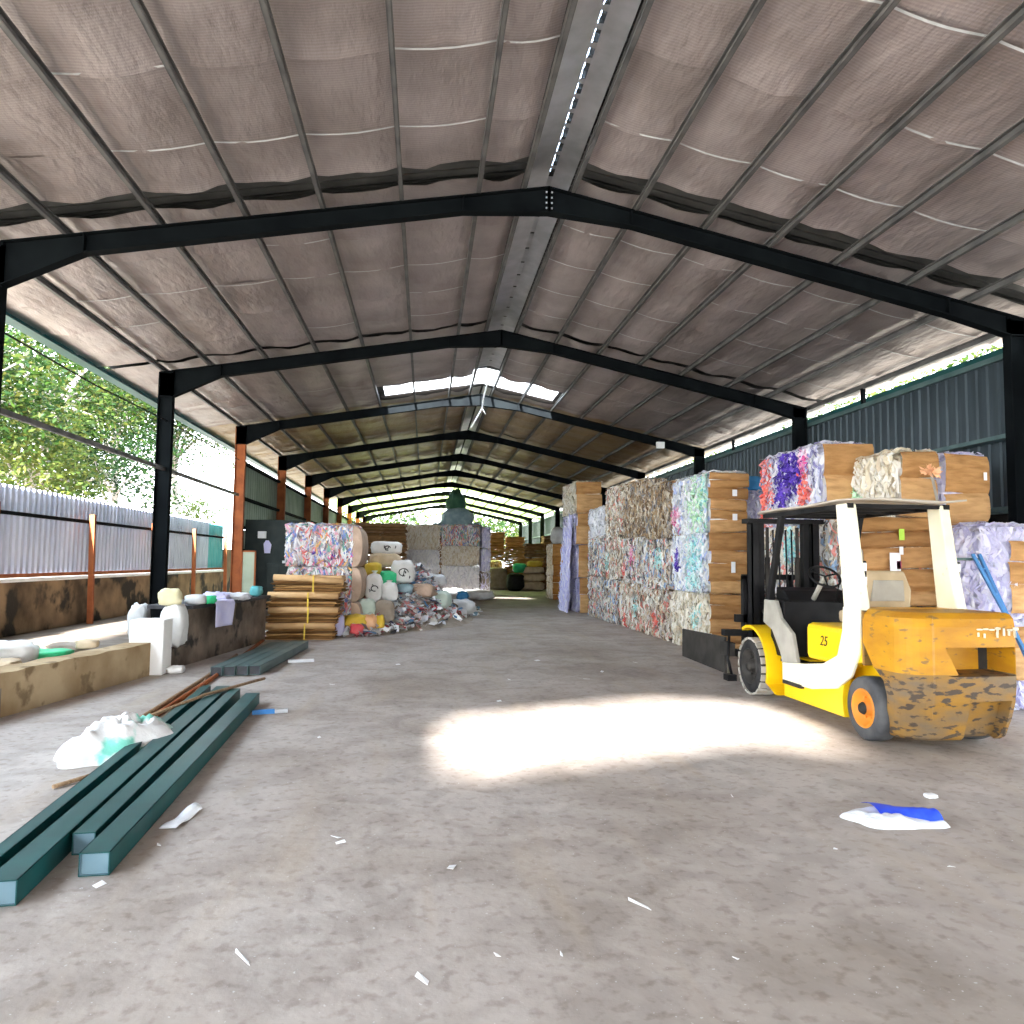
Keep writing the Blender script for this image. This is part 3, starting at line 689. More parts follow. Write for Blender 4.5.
def bale(label, x0, x1, y0, y1, z0, z1, pal='mix', faces=('x-', 'y-', 'top'), front=None, dens=330, group=None, clusters=(), tags=(), name='paper_bale', fcol='cardl', layers=4, lens=(.08, .28), wds=(.022, .065), side_card=None, core=None, istop=False):
    SEED[0] += 1; rr = random.Random(SEED[0])
    loc = ((x0 + x1) / 2, (y0 + y1) / 2, z0)
    mb = MB(); cm = core or CO[pal]; istop = istop or label.startswith('top') or label.startswith('upper') or label.startswith('white')
    rough_box(mb, x0, x1, y0, y1, z0, z1, 0, amp=.03)
    mats = [cm, SH[pal]]
    tops = 'top' in faces and istop
    for f in faces:
        if f == 'y-' and front: continue
        if f == 'top' and not istop: continue
        e = .06 if f in ('x-', 'x+') else 0
        shreds(mb, f, x0, x1, y0 + e, y1 - e, z0, z1, dens * (.5 if f == 'top' else 1), 1, lens, wds, rr=rr)
    for (m, f, sel, dn) in clusters:
        dn = dn * (.45 if y0 > 13 else 1)
        if M[m] not in mats: mats.append(M[m])
        shreds(mb, f, x0, x1, y0, y1, z0, z1, dn, mats.index(M[m]), (.06, .18), (.02, .06), out=.075, sel=sel, rr=rr)
    o = mb.obj(name, mats, None, loc)
    tag(o, label, 'bale', group)
    if front:
        part(card_face(x0 - .01, x1 + .01, y0 - .035, z0 + .01, z1, .09, layers, SEED[0]), 'cardboard_wrap', M[fcol], o, label='brown folded cardboard end')
    if side_card:
        part(card_face(y0, y1, x0 + .02, z0 + .01, z1, .07, layers, SEED[0] + 500, axis=0), 'cardboard_wrap', M[fcol], o)
    for (u, v, w, h, m) in tags:
        mt = MB(); xx = x0 + (x1 - x0) * u; zz = z0 + (z1 - z0) * v
        mt.box((xx, y0 - .15, zz), (xx + w, y0 - .142, zz + h)); part(mt, 'paper_label', M[m], o, label='small paper label')
    return o
def card_bale(label, x0, x1, y0, y1, z0, z1, fcol='cardl', n=9, group=None, name='cardboard_bale', rollcol=None):
    """flattened boxes pressed in many thin layers"""
    SEED[0] += 1; rr = random.Random(SEED[0]); loc = ((x0 + x1) / 2, (y0 + y1) / 2, z0); mb = MB(); z = z0; dz = (z1 - z0) / n
    for i in range(n):
        for q in range(2):
            a, b = x0 + rr.uniform(-.06, .07), x1 + rr.uniform(-.07, .06); c, d = y0 + rr.uniform(-.05, .07), y1 + rr.uniform(-.05, .05)
            za, zb = z + q * dz * .5, z + (q + 1) * dz * .5 - .006; ph = rr.uniform(0, 6); am = dz * .10
            k = 8; vs = []
            for (yy) in (c, d):
                for j in range(k + 1):
                    x = a + (b - a) * j / k; w = am * math.sin(ph + j * .9) * (.3 if i == 0 else 1) * (0 if i == 0 and q == 0 else 1)
                    vs += [(x, yy + rr.uniform(-.012, .012), za + w), (x, yy + rr.uniform(-.012, .012), zb + w)]
            m = 2 * (k + 1); fs = []
            for j in range(k):
                s0 = 2 * j
                fs += [(s0, s0 + 2, s0 + 3, s0 + 1), (s0 + m, s0 + 1 + m, s0 + 3 + m, s0 + 2 + m), (s0 + 1, s0 + 3, s0 + 3 + m, s0 + 1 + m), (s0, s0 + m, s0 + 2 + m, s0 + 2)]
            fs += [(0, 1, 1 + m, m), (2 * k, 2 * k + m, 2 * k + 1 + m, 2 * k + 1)]
            mb.add(vs, fs)
        z += dz
    o = mb.obj(name, M[fcol], None, loc); tag(o, label, 'bale', group)
    return o
GR = 'bales in the long right row'
# long right row: column A (nearest) .. D, then the taller column E
wx = .72
A0, A1 = 5.2, 5.93
bale('bottom bale of nearest stack in long right row, cream shreds', A0 - .03, A1 - .1, 13.15, 15.2, 0, 1.1, 'cream', front=True, layers=5, group=GR, clusters=(('teals', 'x-', (.3, .6, .05, .1), 60),))
bale('middle bale of nearest stack in long right row, pale blue and aqua shreds', A0, A1, 13.25, 15.25, 1.1, 2.24, 'pastel', front=True, group=GR, clusters=(('teals', 'x-', (.35, .5, .10, .3), 330), ('purple', 'x-', (.8, .5, .03, .1), 60)), tags=((.5, .35, .08, .2, 'tag'),))
bale('top bale of nearest stack in long right row, pale green and white shreds', A0 + .02, A1 + .02, 13.3, 15.3, 2.24, 3.36, 'pastel', front=True, layers=6, group=GR, clusters=(('green_s', 'x-', (.25, .5, .12, .3), 300), ('pink', 'x-', (.85, .35, .06, .1), 120), ('teals', 'x-', (.1, .5, .06, .3), 120)), tags=((.55, .2, .09, .12, 'tag'), (.55, .6, .09, .12, 'tag')))
bale('bottom bale of second stack in long right row, grey-beige shreds', A0 - .02, A1 - .15, 15.35, 17.3, 0, 1.08, 'news', faces=('x-', 'top'), group=GR, clusters=(('red', 'x-', (.5, .3, .05, .1), 80),))
bale('middle bale of second stack in long right row, mixed print shreds', A0, A1 - .15, 15.4, 17.3, 1.08, 2.2, 'mix', faces=('x-', 'top'), group=GR, clusters=(('teals', 'x-', (.4, .6, .06, .1), 90),))
bale('top bale of second stack in long right row, brown-tinged shreds under cardboard lid', A0 + .03, A1 - .15, 15.4, 17.3, 2.2, 3.42, 'warm', faces=('x-', 'top'), front=True, group=GR, tags=((.4, .5, .2, .28, 'tag'),))
bale('bottom bale of third stack in long right row, dull mixed shreds', A0 + .0, A1 - .15, 17.4, 19.3, 0, 1.15, 'news', faces=('x-', 'top'), group=GR, clusters=(('teals', 'x-', (.3, .5, .04, .1), 70), ('red', 'x-', (.8, .2, .04, .08), 60)))
bale('middle bale of third stack in long right row, with one pink patch', A0 + .02, A1 - .15, 17.4, 19.3, 1.15, 2.3, 'mix', faces=('x-', 'top'), group=GR, clusters=(('pink', 'x-', (.5, .6, .05, .12), 90), ('red', 'x-', (.9, .3, .04, .1), 50)))
bale('top bale of third stack in long right row, brown cardboard strips', A0 + .03, A1 - .15, 17.4, 19.3, 2.3, 3.7, 'warm', faces=('x-', 'top', 'y-'), group=GR)
bale('bottom bale of fourth stack in long right row, greyish shreds', A0 - .05, A1 - .15, 19.4, 21.1, 0, 1.2, 'mix', faces=('x-', 'top'), group=GR)
bale('middle bale of fourth stack in long right row, yellowish shreds', A0 - .02, A1 - .15, 19.4, 21.1, 1.2, 2.4, 'news', faces=('x-', 'top'), group=GR, clusters=(('teals', 'x-', (.8, .4, .05, .08), 80),))
bale('top bale of fourth stack in long right row, tan shreds', A0 + .0, A1 - .15, 19.4, 21.1, 2.4, 3.75, 'news', faces=('x-', 'top', 'y-'), group=GR)
bale('lower bale of short fifth stack in long right row, grey shreds', A0 - .03, A1 - .15, 21.2, 23.3, 0, 1.25, 'mix', faces=('x-', 'top'), group=GR)
bale('upper bale of short fifth stack in long right row, loose grey shreds', A0 - .03, A1 - .15, 21.2, 23.3, 1.25, 2.4, 'mix', faces=('x-', 'top', 'y-'), group=GR)
bale('white paper bale on top of short fifth stack beside tall brown stack', A0 + .0, A1 - .25, 21.5, 23.4, 2.4, 3.3, 'white', faces=('x-', 'top', 'y-'), group=GR)
for i, (z0, z1, lb) in enumerate(((0, 1.15, 'bottom'), (1.15, 2.25, 'second'), (2.25, 3.3, 'third'), (3.3, 4.35, 'top'))):
    sx = [.22, .16, .05, 0][i]
    bale('%s bale of the tall brown-fronted stack with lilac side shreds' % lb, 4.95 + sx * .6, 5.8, 24.3, 26.6, z0, z1, 'lilac' if i < 3 else 'cream', front=True, layers=2, group='bales in the tall brown stack')
mbx = MB()
def cas(u, v):
    x = 4.82 - .12 * (1 - v) + .05 * noise.noise((u * 6, v * 9, 2)); y = 24.25 + 1.5 * u; z = 3.15 * v * (1 - .15 * u)
    return (x, y, z)
mbx.grid(cas, 8, 24)
for _ in range(900):
    u, v = R.random(), R.random() ** 1.3; p = Vector(cas(u, v)) + Vector((-.04, -.03, 0)); a = R.gauss(PI / 2, .4); L = R.uniform(.08, .26)
    d = Vector((R.uniform(-.3, .3), math.cos(a), math.sin(a))).normalized() * L; s = Vector((R.uniform(-.4, .4), .04, 0)) * .08
    mbx.add([p, p + s, p + s + d, p + d], [(0, 1, 2, 3)], 1)
o = mbx.obj('paper_cascade', [M['lilac'], M['lilac_s']], None, (4.8, 25, 0)); tag(o, 'loose lilac paper strips spilling down the tall brown stack', 'paper strips', None, 'stuff')
# column behind the nearest stack
bale('top bale of white sheets behind the nearest right-row stack, under the blue bag', 6.05, 6.75, 13.7, 15.2, 2.25, 3.05, 'lilac', faces=('x-', 'y-', 'top'), dens=200, group=GR)
bale('bottom bale under the white sheet bale, behind the nearest right-row stack', 6.05, 6.75, 13.7, 15.2, 0, 1.12, 'news', faces=('y-',), dens=150, group=GR)
bale('middle bale under the white sheet bale, behind the nearest right-row stack', 6.05, 6.75, 13.7, 15.2, 1.12, 2.25, 'warm', faces=('y-',), dens=150, group=GR)
mb = MB(); mb.blob((6.4, 14.3, 3.22), (.7, .9, .34), seed=3, amp=.3); o = mb.obj('plastic_bag', M['sackbl'], None, (6.4, 14.3, 3.05)); tag(o, 'blue plastic bag on top of the white sheet bale', 'bag')
# bales behind the forklift
GF = 'bales stacked behind the forklift'
bale('bottom bale of purple-patched stack behind the forklift mast', 5.6, 6.3, 10.0, 11.7, 0, 1.12, 'mix', front=True, group=GF)
bale('middle bale of purple-patched stack behind the forklift, brown and white', 5.58, 6.28, 9.98, 11.75, 1.12, 2.25, 'mix', front=True, group=GF, clusters=(('teals', 'x-', (.5, .7, .05, .1), 80),))
bale('top bale with purple patch and brown cardboard end behind the forklift', 5.57, 6.3, 9.92, 11.75, 2.25, 3.38, 'bluew', front=True, layers=2, dens=420, group=GF,
     clusters=(('purple', 'x-', (.45, .72, .09, .14), 300), ('purple', 'x-', (.62, .42, .06, .12), 120), ('red', 'x-', (.24, .45, .04, .13), 120), ('pink', 'x-', (.25, .8, .03, .1), 70), ('red', 'x-', (.93, .5, .05, .4), 150)))
bale('bottom bale of middle stack behind the forklift', 5.75, 6.48, 8.85, 9.8, 0, 1.14, 'mix', front=True, group=GF)
bale('wide cardboard bale with white and pink label behind the forklift seat', 5.42, 6.5, 8.82, 9.8, 1.14, 2.27, 'mix', front=True, layers=5, group=GF, tags=((.30, .28, .14, .36, 'tag'), (.38, .42, .06, .1, 'pinkp'), (.42, .74, .07, .14, 'limep'), (.42, .58, .05, .1, 'tag')))
bale('top bale of mixed white scraps and torn cardboard, middle of three behind the forklift', 6.0, 6.5, 8.85, 9.85, 2.27, 3.12, 'cream', faces=('x-', 'top'), front=True, layers=2, dens=450, group=GF, clusters=(('green_s', 'x-', (.9, .35, .04, .08), 90),))
bale('bottom bale of right-hand stack behind the forklift', 6.56, 7.06, 8.8, 10.2, 0, 1.13, 'lilac', front=True, group=GF)
bale('middle bale of right-hand stack behind the forklift, with white tag', 6.55, 7.06, 8.77, 10.2, 1.13, 2.2, 'lilac', front=True, layers=3, group=GF, tags=((.35, .55, .07, .17, 'tag'), (.6, .82, .06, .1, 'tag')))
bale('top brown-fronted bale nearest the right wall, with lilac side shreds', 6.55, 7.12, 8.75, 10.2, 2.2, 3.08, 'lilac', faces=('x-', 'x+', 'top'), front=True, layers=2, group=GF, tags=((.78, .62, .04, .1, 'tag'),))
bale('lower of two lilac paper bales at the right edge, behind the blue ladder', 6.42, 7.85, 8.02, 8.65, 0, 1.05, 'lilac', faces=('x-', 'y-', 'top'), dens=420, group='lilac bales by the ladder')
bale('upper of two lilac paper bales at the right edge, behind the blue ladder', 6.40, 7.85, 8.0, 8.62, 1.05, 2.13, 'lilac', faces=('x-', 'y-', 'top'), dens=520, group='lilac bales by the ladder')
mb = card_face(6.72, 7.5, 7.95, 1.12, 1.95, .05, 3, 77); mc = card_face(6.74, 7.6, 7.95, .35, .98, .05, 2, 78)
o = mb.obj('cardboard_sheet', M['cardl'], None, (7.1, 7.95, 1.1)); tag(o, 'brown cardboard sheets pressed on the upper lilac bale at right edge', 'cardboard')
o = mc.obj('cardboard_sheet', M['cardl'], None, (7.1, 7.95, .3)); tag(o, 'brown cardboard sheets pressed on the lower lilac bale at right edge', 'cardboard')

# left mixed bales behind the cardboard bundles
GL = 'mixed bales on the left'
for i, (z0, z1, dx, lb) in enumerate(((0, .72, .05, 'bottom bale of colourful left stack, mostly behind cardboard bundles'), (.72, 1.5, .06, 'middle bale of colourful left stack, grey and white strips'), (1.5, 2.42, 0, 'top bale of colourful left stack, bright packaging strips'))):
    o = bale(lb, -3.05 + dx, -1.62, 17.0, 18.7, z0, z1, 'color', faces=('x-', 'y-', 'top', 'x+'), dens=460, group=GL, lens=(.1, .34), wds=(.025, .07),
         clusters=(('purple', 'y-', (.5, .3, .1, .1), 20), ('pink', 'y-', (.55, .15, .12, .08), 40)) if i else ())
    mt = MB()
    def brownend(u, v, z0=z0, z1=z1):
        a = -PI / 2 + PI * v; return (-1.62 + .24 * math.cos(a) ** .6 * (1 - .2 * abs(u - .5)), 16.95 + 1.75 * u, (z0 + z1) / 2 + (z1 - z0) / 2 * math.sin(a))
    mt.grid(brownend, 6, 10); mt.add([brownend(0, v / 10) for v in range(11)], [tuple(range(11))])
    part(mt, 'cardboard_end', M['brownish'], o, label='smooth brown end wrap')
# cardboard bundles
GB = 'tied cardboard bundles at the left'
zz = 0
for i, (x0, x1, h, lb) in enumerate(((-3.24, -1.86, .33, 'lowest tied cardboard bundle beside the counter wall'), (-3.18, -1.8, .33, 'second tied cardboard bundle from the floor, left stack'), (-3.2, -1.8, .31, 'third tied cardboard bundle from the floor, left stack'), (-3.1, -1.7, .36, 'topmost tied cardboard bundle of the left stack'))):
    o = card_bale(lb, x0, x1, 15.85, 16.75, zz, zz + h - .1, 'bund', 5, GB, 'cardboard_bundle')
    mt = MB(); zt = zz + h - .05; tl = (.10 if i == 3 else .02 * (i - 1))
    mt.tube([(x0 + .0, 15.86, zt - .0), ((x0 + x1) / 2, 15.84, zt + .01 - tl * .3), (x1 + .02, 15.87, zt - tl * .8)], .07, 10, 0)
    mt.box((x0 + .03, 15.88, zz + h - .11), (x1 - .03, 16.7, zz + h - .01))
    part(mt, 'rolled_sheet', M['roll'], o, label='long rolled cardboard edge')
    mt = MB()
    for xx in ((x0 + x1) / 2 + .1,):
        mt.box((xx, 15.755, zz + .02), (xx + .03, 15.765, zz + h)); mt.box((xx, 15.785, zz + h), (xx + .03, 16.7, zz + h + .006))
    part(mt, 'tie_band', M['sacky'], o, label='yellow tie band')
    zz += h
# brown bales far left behind
for i, (x0, x1) in enumerate(((-2.85, -1.83), (-1.8, -.82))):
    for j, (z0, z1) in enumerate(((0, 1.1), (1.1, 2.15), (2.15, 3.2))):
        card_bale('%s old brown cardboard bale, %s of two stacks behind the sacks' % (('bottom', 'middle', 'top')[j], ('left', 'right')[i]), x0, x1, 31, 32.8, z0, z1, 'carddk', 8, 'old brown bales behind the sacks')
# white columns
GW = 'white and cream bales beyond the sacks'
for j, (z0, z1, p, lb) in enumerate(((0, 1.1, 'white', 'bottom bright white bale of left pale stack'), (1.1, 2.25, 'white', 'second bale up in left pale stack'), (2.25, 3.4, 'cream', 'top cream bale of left pale stack'))):
    bale(lb + ' beyond the sacks', -1.05, .64, 34.7, 36.4, z0 * .97, z1 * .97, p, faces=('y-', 'top'), dens=200, group=GW, lens=(.15, .4), wds=(.03, .07))
for j, (z0, z1, p, lb) in enumerate(((0, 1.5, 'white', 'bottom bright white bale of right pale stack'), (1.5, 2.45, 'cream', 'middle cream and orange bale of right pale stack'), (2.45, 3.42, 'color', 'top colourful bale of right pale stack'))):
    bale(lb + ' beyond the sacks', .76, 2.46, 34.7, 36.4, z0 * .97, z1 * .97, p, faces=('y-', 'top', 'x+'), dens=200, group=GW, lens=(.15, .4), wds=(.03, .07), clusters=(('red', 'y-', (.4, .5, .2, .2), 30),) if j == 2 else ())
for j, (z0, z1) in enumerate(((0, 1.2), (1.2, 2.35), (2.35, 3.4))):
    bale('%s purple-grey bale right of the pale stacks' % ('bottom', 'middle', 'top')[j], 2.60, 3.0, 34.9, 36.4, z0 * .97, z1 * .97, 'lilac', faces=('y-', 'x+'), dens=120, group='purple-grey bales', core=M['sackgr'] if j == 0 else None)  # purple-grey paper, grey-brown core in the bottom bale
# heap on top
mb = MB(); mb.blob((1.7, 40.6, 3.75), (1.7, 1.6, 1.5), seed=5, amp=.25); mb.blob((.95, 40.4, 3.35), (1.3, 1.3, .8), seed=6, amp=.3); mb.blob((2.55, 40.4, 3.35), (1.2, 1.3, .8), seed=8, amp=.3)
mb.v = [(v[0], v[1], max(v[2], 3.0)) for v in mb.v]
o = mb.obj('plastic_heap', M['tarp'], None, (1.6, 40.5, 3.0)); tag(o, 'grey-blue plastic heap high above the pale stacks', 'heap')
mb = MB(); mb.blob((1.62, 41.2, 4.7), (1.0, 1.0, 1.7), seed=9, amp=.35, e=.9); o = mb.obj('dark_bundle', M['darkgreen'], None, (1.6, 41.2, 4.4)); tag(o, 'dark green bundle peaking over the grey-blue plastic heap', 'bundle')
for j, (z0, z1) in enumerate(((0, 1.0), (1.0, 2.0), (2.0, 3.0))):
    card_bale('%s brown bale carrying the plastic heap' % ('bottom', 'middle', 'top')[j], .3, 3.0, 39.6, 41.8, z0, z1, 'carddk', 7, 'brown bales carrying the heap')
# far brown bales
GO = 'orange-brown bales at the far end'
for j, (z0, z1) in enumerate(((1.75, 2.6), (2.6, 3.45))):
    card_bale('%s orange-brown bale far behind, left column' % ('lower', 'upper')[j], 3.85, 4.8, 45, 46.4, z0, z1, 'cardor', 5, GO)
for j, (z0, z1, x0, x1) in enumerate(((.9, 1.75, 4.9, 6.1), (1.75, 2.5, 4.9, 6.05), (2.5, 3.2, 4.95, 6.0))):
    card_bale('%s orange-brown bale far behind, middle column' % ('lower', 'middle', 'upper')[j], x0, x1, 45.2, 46.5, z0, z1, 'cardor', 5, GO)
for j, (z0, z1, c) in enumerate(((.9, 1.9, 'cardor'), (1.95, 2.8, 'carddk'))):
    card_bale('%s brown bale far behind, right column' % ('lower', 'upper')[j], 6.12, 7.25, 45.2, 46.5, z0, z1, c, 5, GO)
for j, (z0, z1) in enumerate(((0, 1.1), (1.1, 2.2), (2.2, 3.3))):
    card_bale('%s dull brown bale in the far right corner' % ('bottom', 'middle', 'top')[j], 7.35, 7.85, 46, 47.2, z0, z1, 'carddk', 6, 'dull bales in the far right corner')
bale('dark purple-brown bale standing at the end of the aisle', 3.75, 4.85, 43.6, 46.6, 0, 1.3, 'mix', faces=('top',), dens=40, core=M['sackgr'], group='dark bales at the aisle end')
bale('mixed dark bale supporting the left orange-brown column', 3.82, 4.85, 46.7, 48, 0, 1.75, 'warm', faces=('y-', 'top'), dens=60, group='dark bales at the aisle end')
card_bale('dark brown bale under the middle orange-brown column', 4.9, 6.1, 44.6, 46.5, 0, .9, 'carddk', 5, 'dark bales at the aisle end')
card_bale('dark brown bale under the right orange-brown column', 6.12, 7.3, 45.2, 46.5, 0, .9, 'carddk', 5, 'dark bales at the aisle end')
# brown column F right far
for j, (z0, z1) in enumerate(((0, .75), (.75, 1.05), (1.05, 2.5))):
    bale('%s tan cardboard bale of small stack beside the lilac cascade' % ('bottom', 'thin middle', 'top')[j], 5.68, 6.4, 33, 34.6, z0, z1, 'cream', front=True, layers=3 if j != 1 else 1, faces=('x-',), dens=150, fcol='cardor', group='small tan stack')
def sack(name, label, m, c, sz, rz=0, tilt=0, seed=0, ear=False, marks=0, cat='sack', group=None, amp=.16, e=.6):
    mb = MB(); mb.blob(c, sz, rz, tilt, seed, amp, 0, 12, e)
    loc = (c[0], c[1], c[2] - sz[2] / 2)
    if ear:
        E_ = mathutils.Euler((tilt, 0, rz)).to_matrix(); p0 = Vector(c) + E_ @ Vector((0, 0, sz[2] * .44)); p1 = Vector(c) + E_ @ Vector((0, 0, sz[2] * .6))
        mb.tube([p0, (p0 + p1) / 2, p1], [.07, .035, .08], 8)
    o = mb.obj(name, M[m], None, loc); tag(o, label, cat, group)
    if marks:
        rr = random.Random(seed + 50); mt = MB(); cx, cz = c[0] + sz[0] * .05, c[2] - sz[2] * .02; y = c[1] - sz[1] * .52
        r = min(sz[0], sz[2]) * .2
        mt.tube([(cx + r * math.cos(a), y, cz + r * .8 * math.sin(a)) for a in [k * PI / 5 for k in range(9)]], .013, 5)
        for k in range(marks):
            x = cx + rr.uniform(-.3, .3) * sz[0]; z = cz + rr.uniform(-.3, .1) * sz[2]
            mt.tube([(x, y, z), (x + rr.uniform(-.05, .05), y, z + .07), (x + rr.uniform(0, .07), y, z + .03)], .01, 4)
        part(mt, 'printed_mark', M['ink'], o, label='black printed marks')
    return o
sack('full_sack', 'small white bag balanced on the tan stack near the cascade', 'sackgw', (6.0, 33.6, 2.88), (.6, .7, .75), seed=2)

# ------------------------------------------------------------------ waste heap and sacks
def hb(y):
    P_ = [(16.3, -1.5), (16.6, -1.15), (17.4, -.62), (18.7, .15), (20.5, .75), (22.5, 1.25), (24.6, 1.6), (26, 1.6)]
    for (a, b), (c, d) in zip(P_, P_[1:]):
        if y <= c: return b + (d - b) * max(0, (y - a)) / (c - a)
    return 1.6
def mound(x, y):
    h = 1.15 * math.exp(-((x + .75) / .75) ** 2 - ((y - 19.6) / 1.15) ** 2) + .85 * math.exp(-((x + .1) / .55) ** 2 - ((y - 20.6) / 1.2) ** 2)
    h += .16 * max(0, min(1, (hb(y) - x) / .5)) 
    h += .38 * math.exp(-((x - .5) / .75) ** 2 - ((y - 21.6) / 2.1) ** 2) + .22 * math.exp(-((x + 1.2) / .7) ** 2 - ((y - 17.4) / .7) ** 2)
    return h - .10 + .05 * noise.noise((x * 3, y * 2, 0))
mb = MB(); mb.grid(lambda u, v: (-2.1 + 4.2 * u, 16.4 + 9 * v, max(-.02, mound(-2.1 + 4.2 * u, 16.4 + 9 * v))), 30, 50)
cnt = 0; rr = random.Random(5)
while cnt < 6500:
    x, y = rr.uniform(-2.0, 2.0), rr.uniform(16.4, 25.5); h = mound(x, y)
    if x > hb(y) + .05 + .12 * rr.gauss(0, 1): continue
    h = max(h, 0)
    L = rr.uniform(.07, .34); W = rr.uniform(.04, .20); a = rr.uniform(0, 2 * PI); t1, t2 = rr.gauss(0, .5), rr.gauss(0, .5)
    d = Vector((math.cos(a), math.sin(a), t1)).normalized() * L / 2; s = Vector((-math.sin(a), math.cos(a), t2)).normalized() * W / 2
    p = Vector((x, y, h + rr.uniform(.015, .12))); b = Vector((0, 0, rr.uniform(-.03, .05)))
    mb.add([p - d - s, p - d + s, p + s + b, p - s + b, p + d + s * .8, p + d - s * .8], [(0, 1, 2, 3), (3, 2, 4, 5)], 1 if rr.random() < .85 else 2); cnt += 1
M['heapc'] = palette_mat('heap_scraps', [(.8, .8, .84), (.7, .7, .72), (.84, .84, .86), (.62, .1, .12), (.55, .5, .46), (.86, .84, .82), (.15, .3, .5), (.3, .28, .28), (.78, .74, .68), (.7, .32, .3), (.82, .83, .86), (.45, .42, .4)])
M['heapd'] = palette_mat('heap_dark_scraps', [(.1, .1, .11), (.3, .22, .15), (.2, .3, .35), (.4, .35, .3), (.12, .12, .2)])
o = mb.obj('waste_paper_heap', [M['sackgr'], M['heapc'], M['heapd']], None, (-.2, 19, 0)); tag(o, 'sprawling heap of loose waste paper and plastic on the floor left of the aisle', 'waste heap', None, 'stuff')
SK = 'sacks on the waste heap'
